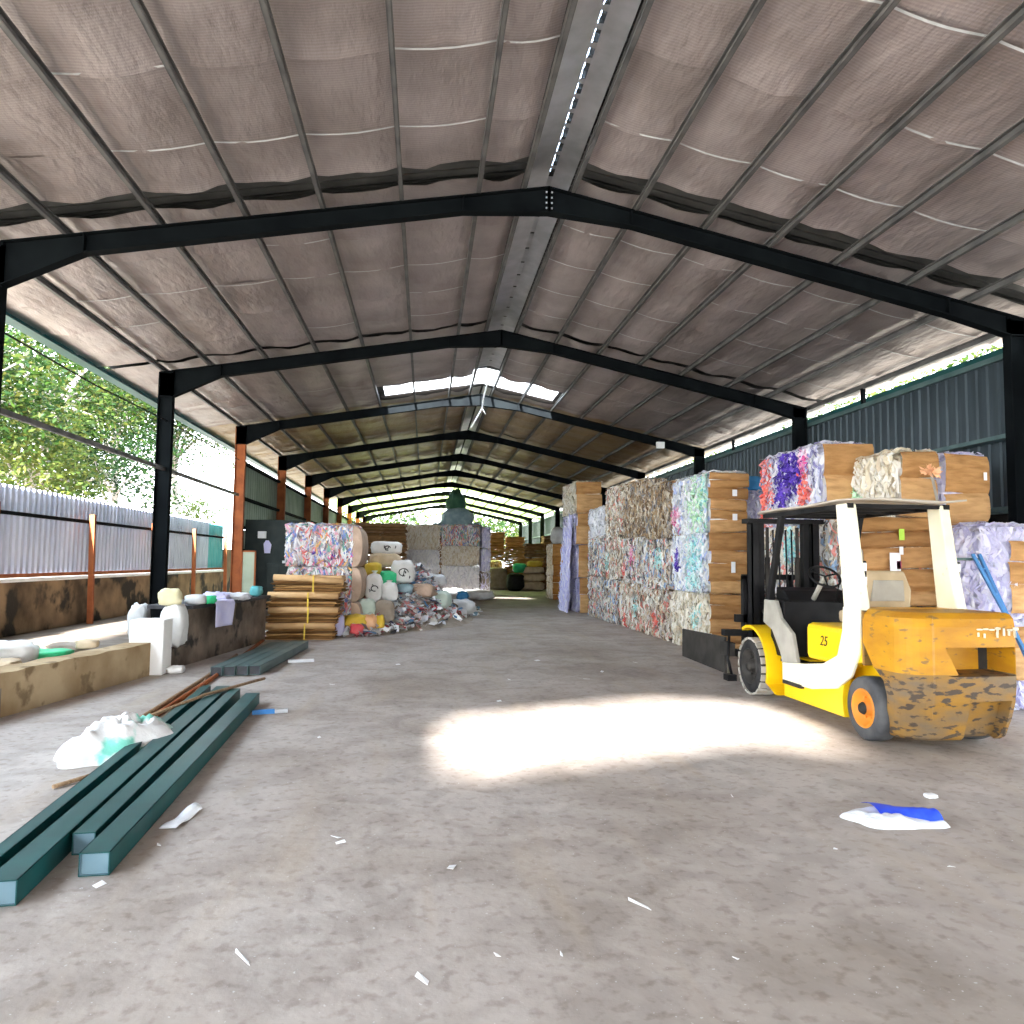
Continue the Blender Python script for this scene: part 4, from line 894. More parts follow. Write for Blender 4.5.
S = [
 ('full_sack', 'long white printed sack on top of the sack pile', 'sackw', (-1.0, 19.5, 1.98), (.80, .5, .34), .05, 0, 11, 0, 4),
 ('full_sack', 'beige sack lying under the long white printed one', 'sackb', (-1.01, 19.35, 1.66), (.80, .55, .36), -.1, 0, 12, 0, 0),
 ('full_sack', 'ochre yellow sack in the pile, left of the green one', 'sacky', (-1.3, 19.1, 1.44), (.42, .4, .32), 0, 0, 13, 0, 0),
 ('full_sack', 'bright green plastic sack in the middle of the sack pile', 'sackg', (-.91, 18.75, 1.2), (.42, .36, .38), .3, .2, 14, 0, 0),
 ('full_sack', 'round white printed sack right of the green one', 'sackw', (-.56, 19.0, 1.38), (.60, .5, .58), 0, 0, 15, 0, 5),
 ('full_sack', 'upright white printed sack leaning below the ochre one', 'sackw', (-1.21, 18.25, 1.0), (.40, .34, .68), 0, -.12, 16, 1, 2),
 ('full_sack', 'plain white sack leaning below the green one', 'sackw', (-.84, 18.25, .90), (.38, .34, .46), .2, -.2, 17, 1, 0),
 ('full_sack', 'pale green-white sack standing at the foot of the pile', 'sackpg', (-1.33, 17.6, .50), (.42, .36, .54), 0, -.1, 18, 0, 0),
 ('full_sack', 'grey-brown sack standing at the foot of the pile', 'sackgr', (-.92, 17.6, .46), (.46, .38, .54), .1, -.1, 19, 0, 0),
 ('full_sack', 'pale yellow block sack tilted at the right of the pile', 'sackpy', (-.24, 19.8, 1.02), (.56, .4, .26), 0, 0, 20, 0, 0),
 ('full_sack', 'grey-white clear plastic sack behind the pale yellow one', 'sackgw', (-.10, 20.5, 1.03), (.52, .45, .68), 0, 0, 21, 0, 0),
 ('full_sack', 'narrow yellow sack standing against the pale stacks', 'sackpy', (.30, 21.2, .72), (.24, .3, .9), 0, 0, 22, 0, 0),
 ('plastic_bag', 'yellow bag at the front edge of the waste heap', 'sacky', (-1.52, 16.9, .17), (.50, .4, .32), .1, 0, 23, 0, 0),
 ('plastic_bag', 'crumpled red bag at the front edge of the waste heap', 'sackred', (-1.45, 16.62, .11), (.26, .24, .22), .5, 0, 24, 0, 0),
 ('plastic_bag', 'orange bag beside the yellow bags at the heap edge', 'sackor', (-1.2, 16.95, .18), (.32, .3, .32), 0, 0, 25, 0, 0),
 ('plastic_bag', 'blue bag lying behind the yellow bag at the heap edge', 'sackbl', (-1.57, 17.2, .38), (.42, .3, .18), 0, 0, 26, 0, 0),
 ('plastic_bag', 'small upright yellow bag right of the orange one', 'sacky', (-.99, 17.1, .16), (.22, .24, .32), 0, 0, 27, 0, 0),
 ('plastic_bag', 'lilac sheet bag against the cardboard bundles', 'lilac', (-1.80, 16.5, .2), (.2, .2, .42), 0, -.3, 28, 0, 0),
 ('plastic_bag', 'grey-white bag lying at the back of the waste heap', 'sackgw', (.22, 21.0, .55), (.74, .5, .34), .2, 0, 29, 0, 0),
 ('plastic_bag', 'pale green plastic bag slumped on the heap side', 'sackpg', (.45, 19.9, .34), (.46, .5, .44), -.4, 0, 30, 0, 0),
 ('plastic_bag', 'long grey-white bag at the right tip of the heap', 'sackgw', (1.05, 21.8, .28), (.80, .6, .42), -.5, 0, 31, 0, 0),
 ('plastic_bag', 'brown torn bag in the middle of the heap', 'brownish', (-.07, 19.2, .36), (.68, .5, .34), -.5, 0, 32, 0, 0),
 ('plastic_bag', 'dark blue-grey bag between sacks and heap', 'tarp', (-.5, 18.9, .60), (.42, .4, .24), 0, 0, 33, 0, 0),
 ('plastic_bag', 'small blue and white bag behind the heap', 'sackbl', (1.6, 31.8, .18), (.5, .5, .4), 0, 0, 34, 0, 0),
 ('plastic_bag', 'bright white bag spilling from the right pale stack', 'sackw', (2.35, 32.9, .20), (1.3, .9, .42), .2, 0, 35, 0, 0),
 ('plastic_bag', 'white bag on the sunlit floor by the pale stacks', 'sackw', (1.2, 32.9, .23), (1.0, .8, .5), -.2, 0, 36, 0, 0),
 ('full_sack', 'green sacks bundle atop beige ones at the aisle end', 'sackg', (5.5, 43.4, 1.3), (.8, .6, .55), -.4, 0, 37, 0, 0),
 ('full_sack', 'yellow sack atop beige ones at the aisle end', 'sacky', (6.4, 43.4, 1.55), (.9, .6, .36), 0, 0, 38, 0, 0),
 ('full_sack', 'bottom beige sack of the pile at the aisle end', 'sackb', (6.2, 43.2, .27), (1.5, .7, .52), .05, 0, 39, 0, 0),
 ('full_sack', 'middle beige sack of the pile at the aisle end', 'sackb', (6.25, 43.3, .76), (1.5, .7, .46), -.05, 0, 40, 0, 0),
 ('full_sack', 'upper beige sack of the pile at the aisle end', 'sackb', (6.3, 43.4, 1.18), (1.3, .7, .42), .05, 0, 41, 0, 0),
 ('full_sack', 'black sack on the floor at the aisle end', 'black', (5.15, 42.6, .5), (1.0, .8, 1.0), 0, 0, 42, 0, 0),
 ('full_sack', 'off-white open sack in the rubbish beside the pedestal, lying on top', 'sackpy', (-3.86, 11.95, 1.06), (.34, .3, .26), .3, 0, 43, 0, 0),
 ('full_sack', 'white sack in the rubbish between pedestal and counter', 'sackw', (-3.78, 11.93, .63), (.36, .34, .64), 0, 0, 44, 0, 0),
 ('full_sack', 'grey sack right of the white one in the pedestal rubbish', 'sackgw', (-3.62, 12.42, 1.00), (.30, .28, .16), -.4, 0, 45, 0, 0),
 ('plastic_bag', 'green plastic bag on the near end of the counter slab', 'sackg', (-3.50, 12.75, .98), (.2, .22, .13), 0, 0, 46, 0, 0),
 ('full_sack', 'pale sack standing left of the pedestal on the ledge', 'sackgw', (-4.6, 12.8, .6), (.3, .36, .6), 0, 0, 47, 0, 0),
 ('plastic_bag', 'crumpled white bag on the ledge at the left edge', 'sackw', (-5.15, 9.9, .42), (.75, .6, .36), .3, 0, 48, 0, 0),
 ('plastic_bag', 'mint green plastic bag spread on the ledge', 'sackg', (-4.9, 10.35, .36), (.7, .5, .2), .2, 0, 49, 0, 0),
 ('plastic_bag', 'beige scrap bag on the ledge in front of the mint one', 'sackb', (-4.95, 9.4, .36), (.5, .4, .2), .2, 0, 50, 0, 0),
 ('plastic_bag', 'small grey bag on the ledge near the fence posts', 'sackgr', (-5.0, 11.3, .36), (.5, .35, .18), 0, 0, 51, 0, 0),
 ('stone', 'pale stone lump on the ledge edge before the pedestal', 'sackb', (-4.45, 10.6, .50), (.26, .22, .12), 0, 0, 52, 0, 0),
 ('stone', 'bright broken stone at the foot of the counter', 'pedestal', (-3.55, 11.35, .05), (.24, .2, .11), 0, 0, 53, 0, 0),
 ('plastic_bag', 'turquoise bag at the far end of the counter slab', 'teal', (-3.32, 15.3, 1.02), (.22, .3, .2), 0, 0, 54, 0, 0),
]
for (nm, lb, m, c, sz, rz, tl, sd, ear, mk) in S:
    if 23 <= sd <= 33: c = (c[0], c[1], max(c[2], mound(c[0], c[1]) + sz[2] * .42))
    if 23 <= sd <= 28: c = (c[0], c[1] - .12, c[2])
    sack(nm, lb, m, c, sz, rz, tl, sd, ear, mk, cat={'full_sack': 'sack', 'plastic_bag': 'bag', 'stone': 'stone'}[nm], group=SK if 11 <= sd <= 22 else None, amp=.28 if nm == 'plastic_bag' else .16)

# cloths on the counter
def cloth(name, label, cat, m, fn, nu=14, nv=14, mats=None, child=None):
    mb = MB(); mb.grid(fn, nu, nv); p = fn(.5, .5)
    o = mb.obj(name, m, None, p); md = o.modifiers.new('solid', 'SOLIDIFY'); md.thickness = .006
    tag(o, label, cat); return o
cloth('draped_cloth', 'lilac-white cloth hanging over the front of the counter slab', 'cloth', M['lilac'],
      lambda u, v: (-3.88 + .36 * min(v, .62) / .62 + .012 * math.sin(u * 9) + .105 + (v > .62) * .02 + u * .13, 12.75 + .95 * u * (1 - .45 * v), .935 + .02 * abs(math.sin(u * 12 + v * 3)) if v < .62 else .93 - .40 * (v - .62) / .38 + 0 * u), 18, 20)
mb = MB(); mb.blob((-3.5, 14.2, .97), (.6, .5, .12), .2, 0, 61, .5); o = mb.obj('crumpled_cloth', M['whitecl'], None, (-3.5, 14.2, .92)); tag(o, 'crumpled white cloth on the counter slab', 'cloth')
mb = MB(); mb.blob((-3.62, 13.6, .99), (.42, .4, .15), .2, 0, 62, .5); o = mb.obj('crumpled_cloth', M['lilac'], None, (-3.6, 13.6, .92)); tag(o, 'crumpled lilac cloth on the middle of the counter slab', 'cloth')
# corner room things
t = thing('leaning_mirror', 'tall framed pale board leaning near the rust-red column', 'mirror', (-4.64, 20.4, .62))
mb = MB(); mb.box((-4.80, 20.42, .66), (-4.5, 20.45, 1.84)); part(mb, 'panel', M['mirror'], t)
mb = MB()
for a, b in (((-4.84, 20.40, .62), (-4.80, 20.46, 1.88)), ((-4.5, 20.40, .62), (-4.46, 20.46, 1.88)), ((-4.84, 20.40, 1.84), (-4.46, 20.46, 1.88)), ((-4.84, 20.40, .62), (-4.46, 20.46, .66))): mb.box(a, b)
part(mb, 'frame', M['rust'], t)
mb = MB(); mb.box((-4.9, 20.3, 0), (-4.35, 20.7, .62)); o = mb.obj('storage_box', M['cabinet'], None, (-4.6, 20.5, 0), .02); tag(o, 'dark box under the leaning framed board', 'box')
t = thing('dark_cabinet', 'low dark cabinet with papers on top in the left corner', 'cabinet', (-4.0, 21.1, 0))
mb = MB(); mb.box((-4.3, 21.0, 0), (-3.6, 21.5, 1.55)); part(mb, 'body', M['cabinet'], t, .01)
mb = MB(); mb.box((-4.27, 20.98, .05), (-3.96, 21.0, 1.5)); part(mb, 'door', M['cabinet'], t)
mb = MB(); mb.box((-3.94, 20.98, .05), (-3.63, 21.0, 1.5)); part(mb, 'door', M['cabinet'], t)
mb = MB(); mb.box((-3.9, 21.05, 1.55), (-3.65, 21.35, 1.62)); o = mb.obj('paper_stack', M['sackgw'], None, (-3.8, 21.2, 1.55)); tag(o, 'grey paper stack on the dark corner cabinet', 'papers')
mb = MB(); mb.add([(-4.66, 22.0, 2.1), (-4.60, 22.0, 2.2), (-4.52, 22.0, 2.2), (-4.44, 22.0, 2.08), (-4.47, 22.0, 1.83), (-4.63, 22.0, 1.83)], [(0, 1, 2, 3, 4, 5)])
o = mb.obj('hanging_shirt', M['lilac'], None, (-4.55, 22, 1.83)); o.modifiers.new('s', 'SOLIDIFY').thickness = .03; tag(o, 'small lilac shirt hung up in the dark left corner', 'shirt')
mb = MB(); mb.box((-5.2, 22.3, 0), (-3.5, 22.42, 2.8)); struct(mb, 'wall_corner_partition', M['cabinet'])
o.location.y = 22.26
mb = MB(); mb.box((-4.82, 22.18, 2.26), (-4.6, 22.3, 2.46)); o = mb.obj('wall_box', M['whitepl'], None, (-4.7, 22.2, 2.26), .01); tag(o, 'small white box fixed high in the dark left corner', 'box')

# ------------------------------------------------------------------ steel tubes on the floor
def hollow(mb, p, q, w, h, t=.006):
    p, q = Vector(p), Vector(q); d = (q - p).normalized(); r = d.cross(Vector((0, 0, 1))).normalized(); u = Vector((0, 0, 1))
    for (a, b, ww, hh) in ((0, 1, w, t), (0, -1, w, t), (1, 0, t, h), (-1, 0, t, h)):
        off = r * a * (w / 2 - t / 2) + u * (b * (h / 2 - t / 2))
        mb.beam(p + off, q + off, ww, hh, 0)
    # a lining that shows paler primer inside
    e = t + .001
    for (a, b, ww, hh) in ((0, 1, w - 2 * e, .001), (0, -1, w - 2 * e, .001), (1, 0, .001, h - 2 * e), (-1, 0, .001, h - 2 * e)):
        off = r * a * (w / 2 - e) + u * (b * (h / 2 - e))
        mb.beam(p + off, q + off, ww, hh, 1)
    mb.beam(p + d * .012, p + d * .014, w - 2 * e, h - 2 * e, 1)
TB = [((-1.68, 4.20), (-1.94, 8.95), .15, 'right-most green steel box tube on the floor, nearest the aisle'),
      ((-1.86, 4.50), (-2.21, 9.25), .12, 'second green steel box tube from the aisle'),
      ((-1.97, 3.88), (-2.40, 9.45), .15, 'third green steel box tube from the aisle, cut by the left edge'),
      ((-2.13, 3.70), (-2.60, 9.5), .09, 'left-most green steel box tube, beside the white sack')]
for (a, b, w, lb) in TB:
    mb = MB(); hollow(mb, (a[0], a[1], .0605), (b[0], b[1], .0605), w, .12); o = mb.obj('steel_tube', [M['tube'], M['tubein']], None, ((a[0] + b[0]) / 2, (a[1] + b[1]) / 2, 0)); tag(o, lb, 'steel tube', 'dark green box tubes')
for i in range(4):
    x0 = -2.88 + .165 * i; x1 = x0 + .10 + .07
    mb = MB(); hollow(mb, (x0, 10.95 + .04 * i, .075), (x1 - .0, 14.2 + .05 * i, .075), .155, .13)
    o = mb.obj('steel_tube', [M['bundle'], M['slab']], None, ((x0 + x1) / 2, 12.5, 0)); tag(o, 'grey-green box tube before the cardboard bundles, %s of four from the left' % ('first', 'second', 'third', 'fourth')[i], 'steel tube', 'bundle of four grey-green tubes')
for (pts, r, lb, m) in (
    ([(-2.70, 7.6, .10), (-2.4, 8.7, .145), (-2.02, 9.95, .13)], .018, 'light wooden stick lying across the green tubes', 'wood'),
    ([(-2.75, 8.2, .02), (-2.85, 10.6, .025), (-3.2, 15.5, .03)], .03, 'long brown pole running along the floor to the cardboard bundles', 'rust'),
    ([(-2.85, 8.0, .02), (-2.98, 10.8, .02), (-3.15, 13.2, .03)], .025, 'brown wooden batten left of the long pole', 'wood'),
    ([(-2.6, 5.75, .02), (-2.45, 6.05, .02), (-2.30, 6.25, .02)], .016, 'short wooden stick poking from under the white sack', 'wood'),
    ([(-2.62, 8.0, .02), (-2.75, 9.6, .02), (-2.92, 10.6, .02)], .02, 'thin wooden lath beside the near green tubes', 'wood')):
    mb = MB(); mb.tube(pts, r, 7); o = mb.obj('wooden_stick', M[m], None, pts[1]); tag(o, lb, 'stick')
t = thing('spirit_level', 'dark blue bar tool with pale end lying beside the green tubes', 'tool', (-1.62, 8.35, 0))
mb = MB(); mb.beam((-1.80, 8.30, .025), (-1.58, 8.36, .025), .045, .045); part(mb, 'bar', M['bluepaint'], t)
mb = MB(); mb.beam((-1.58, 8.36, .025), (-1.45, 8.40, .025), .05, .04); part(mb, 'end_piece', M['galv'], t)
mb = MB(); mb.beam((-2.15, 12.36, .03), (-1.76, 12.46, .03), .05, .05); o = mb.obj('metal_bar', M['galv'], None, (-1.95, 12.4, 0)); tag(o, 'short pale metal bar under the grey-green tube bundle', 'bar')

# white sack with mint print (crumpled, flat)
def crump(cx, cy, hw, hl, hz, seed, rot):
    def fn(u, v):
        a = 2 * PI * u; k = v ** .8
        r = 1 + .28 * noise.noise((math.cos(a) * 1.4 + seed, math.sin(a) * 1.4, 0))
        x, y = hw * k * r * math.cos(a), hl * k * r * math.sin(a)
        xx = cx + x * math.cos(rot) - y * math.sin(rot); yy = cy + x * math.sin(rot) + y * math.cos(rot)
        n = noise.noise((xx * 5 + seed, yy * 5, 0)); n2 = abs(noise.noise((xx * 11, yy * 9 + seed, 2)))
        z = .006 + hz * (1 - k ** 2.2) * (.75 + .6 * n) + hz * .45 * n2 * (1 - k ** 6) + hz * .12
        if v == 1: z = .004
        return (xx, yy, z)
    return fn
M['sackprint'] = mat('woven_sack_mint_print', (.74, .73, .71), (.80, .79, .78), 3, .7, bump=.5, bscale=10, c3=(.20, .58, .46), s3=2.3, t3=.585)
mb = MB(); mb.grid(crump(-2.56, 6.85, .36, .62, .27, 4, -.3), 44, 16); o = mb.obj('crumpled_sack', M['sackprint'], None, (-2.58, 6.75, 0)); tag(o, 'crumpled white woven sack with mint print beside the green tubes', 'sack')
# white and blue plastic bag
M['bagprint'] = M['plasticw']
bag = crump(3.05, 4.64, .32, .19, .06, 9, -.22)
mb = MB(); mb.grid(bag, 40, 14); o = mb.obj('plastic_bag', M['plasticw'], None, (3.05, 4.64, 0)); tag(o, 'flattened white plastic bag with blue print on the floor in front of the forklift', 'bag')
mb = MB()
def bl(u, v):
    x = 2.95 + .35 * u; y = 4.73 - .16 * u + (v - .5) * .24 * (1 - .35 * u)
    n = noise.noise((x * 5 + 9, y * 5, 0)); n2 = abs(noise.noise((x * 11, y * 9 + 9, 2)))
    return (x, y, .092 - .045 * (abs(v - .5) * 2) ** 2 + .02 * n + .02 * n2 - .012 * u)
mb.grid(bl, 14, 6); part(mb, 'printed_band', M['bluebag'], o, label='deep blue printed band')
mb = MB(); mb.grid(lambda u, v: (-1.5 + .10 * (u - .5) + .06 * (v - .5), 5.03 + .34 * (v - .5), .012 + .04 * (4 * u * (1 - u)) * v + .008 * math.sin(v * 9)), 8, 8)
o = mb.obj('paper_sheet', M['plasticw'], None, (-1.5, 5, 0)); o.modifiers.new('s', 'SOLIDIFY').thickness = .004; tag(o, 'curled pale blue paper sheet on the floor right of the green tubes', 'paper')
mb = MB(); mb.blob((3.62, 5.06, .015), (.09, .07, .03), 0, 0, 3, .1); o = mb.obj('foam_scrap', M['whitepl'], None, (3.62, 5.06, 0)); tag(o, 'small round white scrap on the floor behind the blue and white bag', 'scrap')
scr = [(-.5, 4.64, .05, .03), (-.46, 4.55, .05, .015), (.17, 4.14, .03, .07), (.02, 3.07, .02, .07), (1.06, 3.62, .015, .12), (.33, 3.22, .02, .02), (1.32, 3.10, .02, .02), (-1.6, 4.08, .05, .03), (-.72, 3.3, .01, .12), (.6, 3.2, .02, .01), (-1.49, 4.6, .02, .02), (2.2, 5.2, .03, .01), (.48, 6.3, .03, .02), (-.95, 7.2, .03, .02), (.9, 8.9, .05, .03), (2.3, 10.5, .08, .05), (2.7, 11.2, .1, .04), (1.2, 10.5, .05, .04), (1.9, 12.5, .08, .06), (3.5, 12.2, .06, .05), (-1.2, 10.2, .05, .04), (-.4, 12.1, .06, .04), (2.9, 3.9, .03, .02), (2.4, 4.2, .02, .01)]
for i, (x, y, a, b) in enumerate(scr):
    rr = random.Random(i); ang = rr.uniform(0, 3); mb = MB(); d = Vector((math.cos(ang), math.sin(ang), 0)); s = Vector((-d.y, d.x, 0)); p = Vector((x, y, .004)); a *= .6; b *= .6
    mb.add([p - d * a - s * b, p + d * a - s * b * .6, p + d * a * .8 + s * b + Vector((0, 0, .012)), p - d * a + s * b * .8 + Vector((0, 0, .006))], [(0, 1, 2, 3)])
    o = mb.obj('paper_scrap', M['whitepl'], None, (x, y, 0)); o.modifiers.new('s', 'SOLIDIFY').thickness = .002
    tag(o, 'tiny white paper scrap lying loose on the bare concrete floor', 'scrap', 'paper scraps on the floor')

# ------------------------------------------------------------------ forklift
fk = thing('forklift', 'yellow and cream forklift with clamp attachment parked at the right, seen from behind', 'forklift', (4.75, 7.9, 0))
X0, X1 = 4.16, 5.34
def wheel(cx, cy, r, w, rear, side):
    s = -1 if side == 'L' else 1      # outer face direction
    t = MB(); hw = w / 2
    prof = [(-hw, r * .60), (-hw, r * .78), (-hw * .96, r * .90), (-hw * .8, r * .985), (-hw * .4, r), (hw * .4, r), (hw * .8, r * .985), (hw * .96, r * .9), (hw, r * .78), (hw, r * .60)]
    if rear:
        t.lathe_x((cx, cy, r), prof, 40); o = part(t, 'rear_wheel', M['greytyre'], fk)
    else:
        t.lathe_x((cx, cy, r * 1), [(a, b * .955) for a, b in prof], 40, 0)
        n = 20
        for k in range(n):
            for sg in (-1, 1):
                a = 2 * PI * (k + (.25 if sg > 0 else 0)) / n; rr_ = r * .965
                e = Vector((0, math.cos(a), math.sin(a))); tt = Vector((0, -math.sin(a), math.cos(a)))
                c = Vector((cx + sg * hw * .48, cy, r)) + e * rr_
                vs = []
                for (dx, dt, dr) in [(-.5, -.5, -.5), (.5, -.5, -.5), (.5, .5, -.5), (-.5, .5, -.5), (-.5, -.42, .5), (.5, -.42, .5), (.5, .42, .5), (-.5, .42, .5)]:
                    vs.append(c + Vector((dx * hw * 1.0, 0, 0)) + tt * dt * (2 * PI * r / n * .74) + e * dr * r * .07)
                t.add(vs, [(3, 2, 1, 0), (4, 5, 6, 7), (0, 1, 5, 4), (1, 2, 6, 5), (2, 3, 7, 6), (3, 0, 4, 7)], 1)
        o = part(t, 'front_wheel', [M['tyre'], M['tread']], fk)
    xo = cx + s * hw
    m = MB(); q = [(s * -.00, r * .62), (s * .01, r * .60), (s * .0, r * .54), (s * -.06, r * .46), (s * -.07, r * .25), (s * -.03, r * .22), (s * -.0, r * .17), (s * .005, .001)]
    m.lathe_x((xo, cy, r), q, 28)
    for k in range(6):
        a = 2 * PI * k / 6; m.tube([(xo - s * .07, cy + r * .35 * math.cos(a), r + r * .35 * math.sin(a)), (xo - s * .045, cy + r * .35 * math.cos(a), r + r * .35 * math.sin(a))], .014, 6)
    part(m, 'rim', M['orange'] if rear else M['grime'], o, label='orange rim' if rear else None)
    m = MB(); m.lathe_x((xo, cy, r), [(s * .0, r * .2), (s * .025, r * .15), (s * .03, .001)], 16); part(m, 'hub', M['grime'], o)
wheel(X0 + .10, 9.2, .36, .25, False, 'L'); wheel(X1 - .10, 9.2, .36, .25, False, 'R')
wheel(X0 + .10, 6.75, .30, .20, True, 'L'); wheel(X1 - .09, 6.75, .30, .20, True, 'R')
# chassis
def arc(cy, cz, r, a0, a1, n=12): return [(cy + r * math.cos(math.radians(a0 + (a1 - a0) * i / n)), cz + r * math.sin(math.radians(a0 + (a1 - a0) * i / n))) for i in range(n + 1)]
poly = [(8.42, .12), (8.42, .50), (7.92, .54), (7.5, .62), (7.1, .95), (6.79, .95)] + arc(6.77, .30, .42, 88, -24)
for xx in (X0 + .05, X1 - .12):
    mb = MB(); mb.prism(poly, 0, xx, xx + .07); part(mb, 'frame_side', M['yellow_clean'], fk, .008)
mb = MB()
mb.box((X0 + .12, 7.25, .14), (X1 - .12, 8.42, .5)); mb.box((X0 + .25, 6.6, .3), (X1 - .25, 7.3, .9)); mb.box((X0 + .3, 8.3, .25), (X1 - .3, 9.3, .55))
part(mb, 'chassis', M['yellow_clean'], fk, .008)
pan = [(8.40, .30), (7.75, .31), (7.25, .40), (6.98, .56), (6.84, .80), (6.80, 1.24), (7.10, 1.24), (7.12, 1.0), (7.22, .74), (7.5, .62), (7.92, .56), (8.40, .51)]
for xx in (X0 + .02, X1 - .055):
    mb = MB(); mb.prism(pan, 0, xx, xx + .035); part(mb, 'side_panel', M['cream'], fk, .008, 'cream side panel')
mb = MB(); mb.box((X0 + .06, 7.12, .62), (X1 - .06, 7.93, 1.02)); part(mb, 'seat_deck', M['yellow_clean'], fk, .06, 'bright yellow deck box')
cu = bpy.data.curves.new('number_marking', 'FONT'); cu.body = '25'; cu.size = .15; cu.extrude = .002; cu.shear = .25
tmp = bpy.data.objects.new('text_source', cu); C.objects.link(tmp); bpy.context.view_layer.update()
me = bpy.data.meshes.new_from_object(tmp.evaluated_get(bpy.context.evaluated_depsgraph_get())); bpy.data.objects.remove(tmp)
o = bpy.data.objects.new('number_marking', me); C.objects.link(o); me.materials.clear(); me.materials.append(M['ink']); o.parent = fk
o.location = (X0 + .057 - 4.75, 7.62 - 7.9, .80); o.rotation_euler = (PI / 2, 0, -PI / 2); o['label'] = 'black number 25'
# fender and cowl
for xa, xb in ((X0 - .02, X0 + .26), (X1 - .26, X1 + .02)):
    mb = MB()
    a = arc(9.2, .38, .50, 62, 200, 16) + [(8.45, .12)]; b = [(8.41, .12)] + arc(9.2, .38, .465, 200, 62, 16)[0:]
    b = [(8.50, .12)] + arc(9.2, .38, .465, 200, 62, 16)
    pts = a + b; n = len(a)
    for i in range(n - 1):
        j = len(pts) - 1 - i
        mb.prism([pts[i], pts[i + 1], pts[j - 1], pts[j]], 0, xa, xb)
    part(mb, 'front_fender', M['yellow_clean'], fk)
for xa in (X0 + .05, X1 - .10):
    mb = MB(); mb.prism([(8.92, 1.22), (8.62, 1.22), (8.50, 1.02), (8.22, .86), (8.12, .56), (8.10, .36), (8.40, .34), (8.52, .62), (8.72, .86), (8.95, .94)], 0, xa, xa + .05)
    part(mb, 'cowl', M['cowl'], fk, .01, 'grey front cowl')
mb = MB(); mb.box((X0 + .12, 8.55, .55), (X1 - .12, 8.90, 1.22)); mb.prism([(8.9, 1.22), (8.9, 1.38), (8.7, 1.34), (8.55, 1.22)], 0, X0 + .2, X1 - .2); part(mb, 'dashboard', M['black'], fk, .015)
mb = MB(); mb.box((X0 + .1, 7.9, .50), (X1 - .1, 8.6, .53)); part(mb, 'footplate', M['grime'], fk)
mb = MB(); mb.box((X0 + .0, 7.95, .28), (X0 + .12, 8.36, .32)); part(mb, 'step', M['grime'], fk)
# counterweight (lofted, with the two openings in its back)
def cw():
    mb = MB(); lv = [.10, .13, .30, .455, .465, .60, .685, .70, .925, .94, 1.02, 1.12, 1.19, 1.225, 1.24]
    rings = []
    for z in lv:
        ins = {.10: .10, .13: .07, .30: .03}.get(z, 0)
        if z > 1.15: ins = (z - 1.15) ** 2 * 9 + .0
        yr = 6.12 + ins + (.05 if z < .6 else 0) * (1 - z / .6) * 1.5; xl, xr = X0 + .03 + ins, X1 - .03 - ins
        yf = 6.78 if z > .70 else 6.77 - math.sqrt(max(.0, .43 ** 2 - (z - .3) ** 2))
        yf = min(yf, 6.78); yf = max(yf, yr + .28)
        rad = .24
        pts = [(xl, yf), (xl, (yf + yr + rad) / 2)]
        pts += [(xl + .07 * (1 - math.cos(t)) * 0 + rad - rad * math.cos(t), yr + rad - rad * math.sin(t)) for t in [k * PI / 14 for k in range(8)]]
        k1 = 4.56 + (.93 - z) * .5 if .69 < z < .93 else 4.56; k1 = min(k1, 4.70)
        cuts = [(4.46, 0), (k1, 0), (k1 + .012, 1), (4.80, 1), (4.812, 3), (5.0, 3), (5.20, 3), (5.212, 1), (5.24, 1), (5.252, 0)]
        inr1 = .69 < z < .93; inr2 = z < .46
        for x, c in cuts:
            d = 0
            if inr1 and c in (1, 3): d = .34
            if inr2 and c == 3: d = .12
            pts.append((min(x, xr - .01), yr + d + .03 * ((x - 4.75) / .5) ** 2))
        pts += [(xr - .10 + .10 * math.sin(t), yr + .03 + .12 - .12 * math.cos(t)) for t in [k * PI / 8 for k in range(1, 5)]]
        pts += [(xr, yf)]
        rings.append([(x, y, z) for x, y in pts])
    n = len(rings[0]); vs = [p for r in rings for p in r]; 
    for j in range(len(rings) - 1):
        hi = lv[j] >= .70
        for i in range(n - 1):
            mb.add([rings[j][i], rings[j][i + 1], rings[j + 1][i + 1], rings[j + 1][i]], [(0, 1, 2, 3)], 0 if hi else 1)
    mb.add(rings[-1], [tuple(range(n))], 0); mb.add(rings[0], [tuple(range(n - 1, -1, -1))], 1)
    return mb
part(cw(), 'counterweight', [M['worn'], M['wornlow']], fk, 0, 'scraped yellow counterweight')
mb = MB(); mb.box((X0 + .1, 6.55, .72), (X1 - .1, 6.78, 1.2)); mb.box((4.4, 6.48, .68), (5.26, 6.7, .95)); part(mb, 'counterweight_core', M['grime'], fk)
mb = MB(); mb.box((X0 + .035, 6.765, .70), (X1 - .035, 6.80, 1.22)); part(mb, 'seam_strip', M['wornlow'], fk)
mb = MB(); mb.box((X0 + .06, 6.80, .93), (X1 - .06, 7.15, 1.235)); part(mb, 'rear_hood', M['yellow'], fk, .03)
mb = MB(); rr = random.Random(4)      # worn-off lettering: only chips of white left
x = 4.86
for gi in range(7):
    for k in range(2):
        if rr.random() < .7:
            xx = x + rr.uniform(0, .02); z = rr.uniform(1.02, 1.06); mb.box((xx, 6.108, z), (xx + .012, 6.122, z + rr.uniform(.03, .07)))
        if rr.random() < .4: zt = 1.095 + rr.uniform(-.01, .01); mb.box((x, 6.108, zt), (x + .045, 6.122, zt + .012))
    x += .058
o = part(mb, 'worn_lettering', M['cream'], fk, 0, 'worn white lettering, mostly flaked off'); o['kind'] = 'stuff'
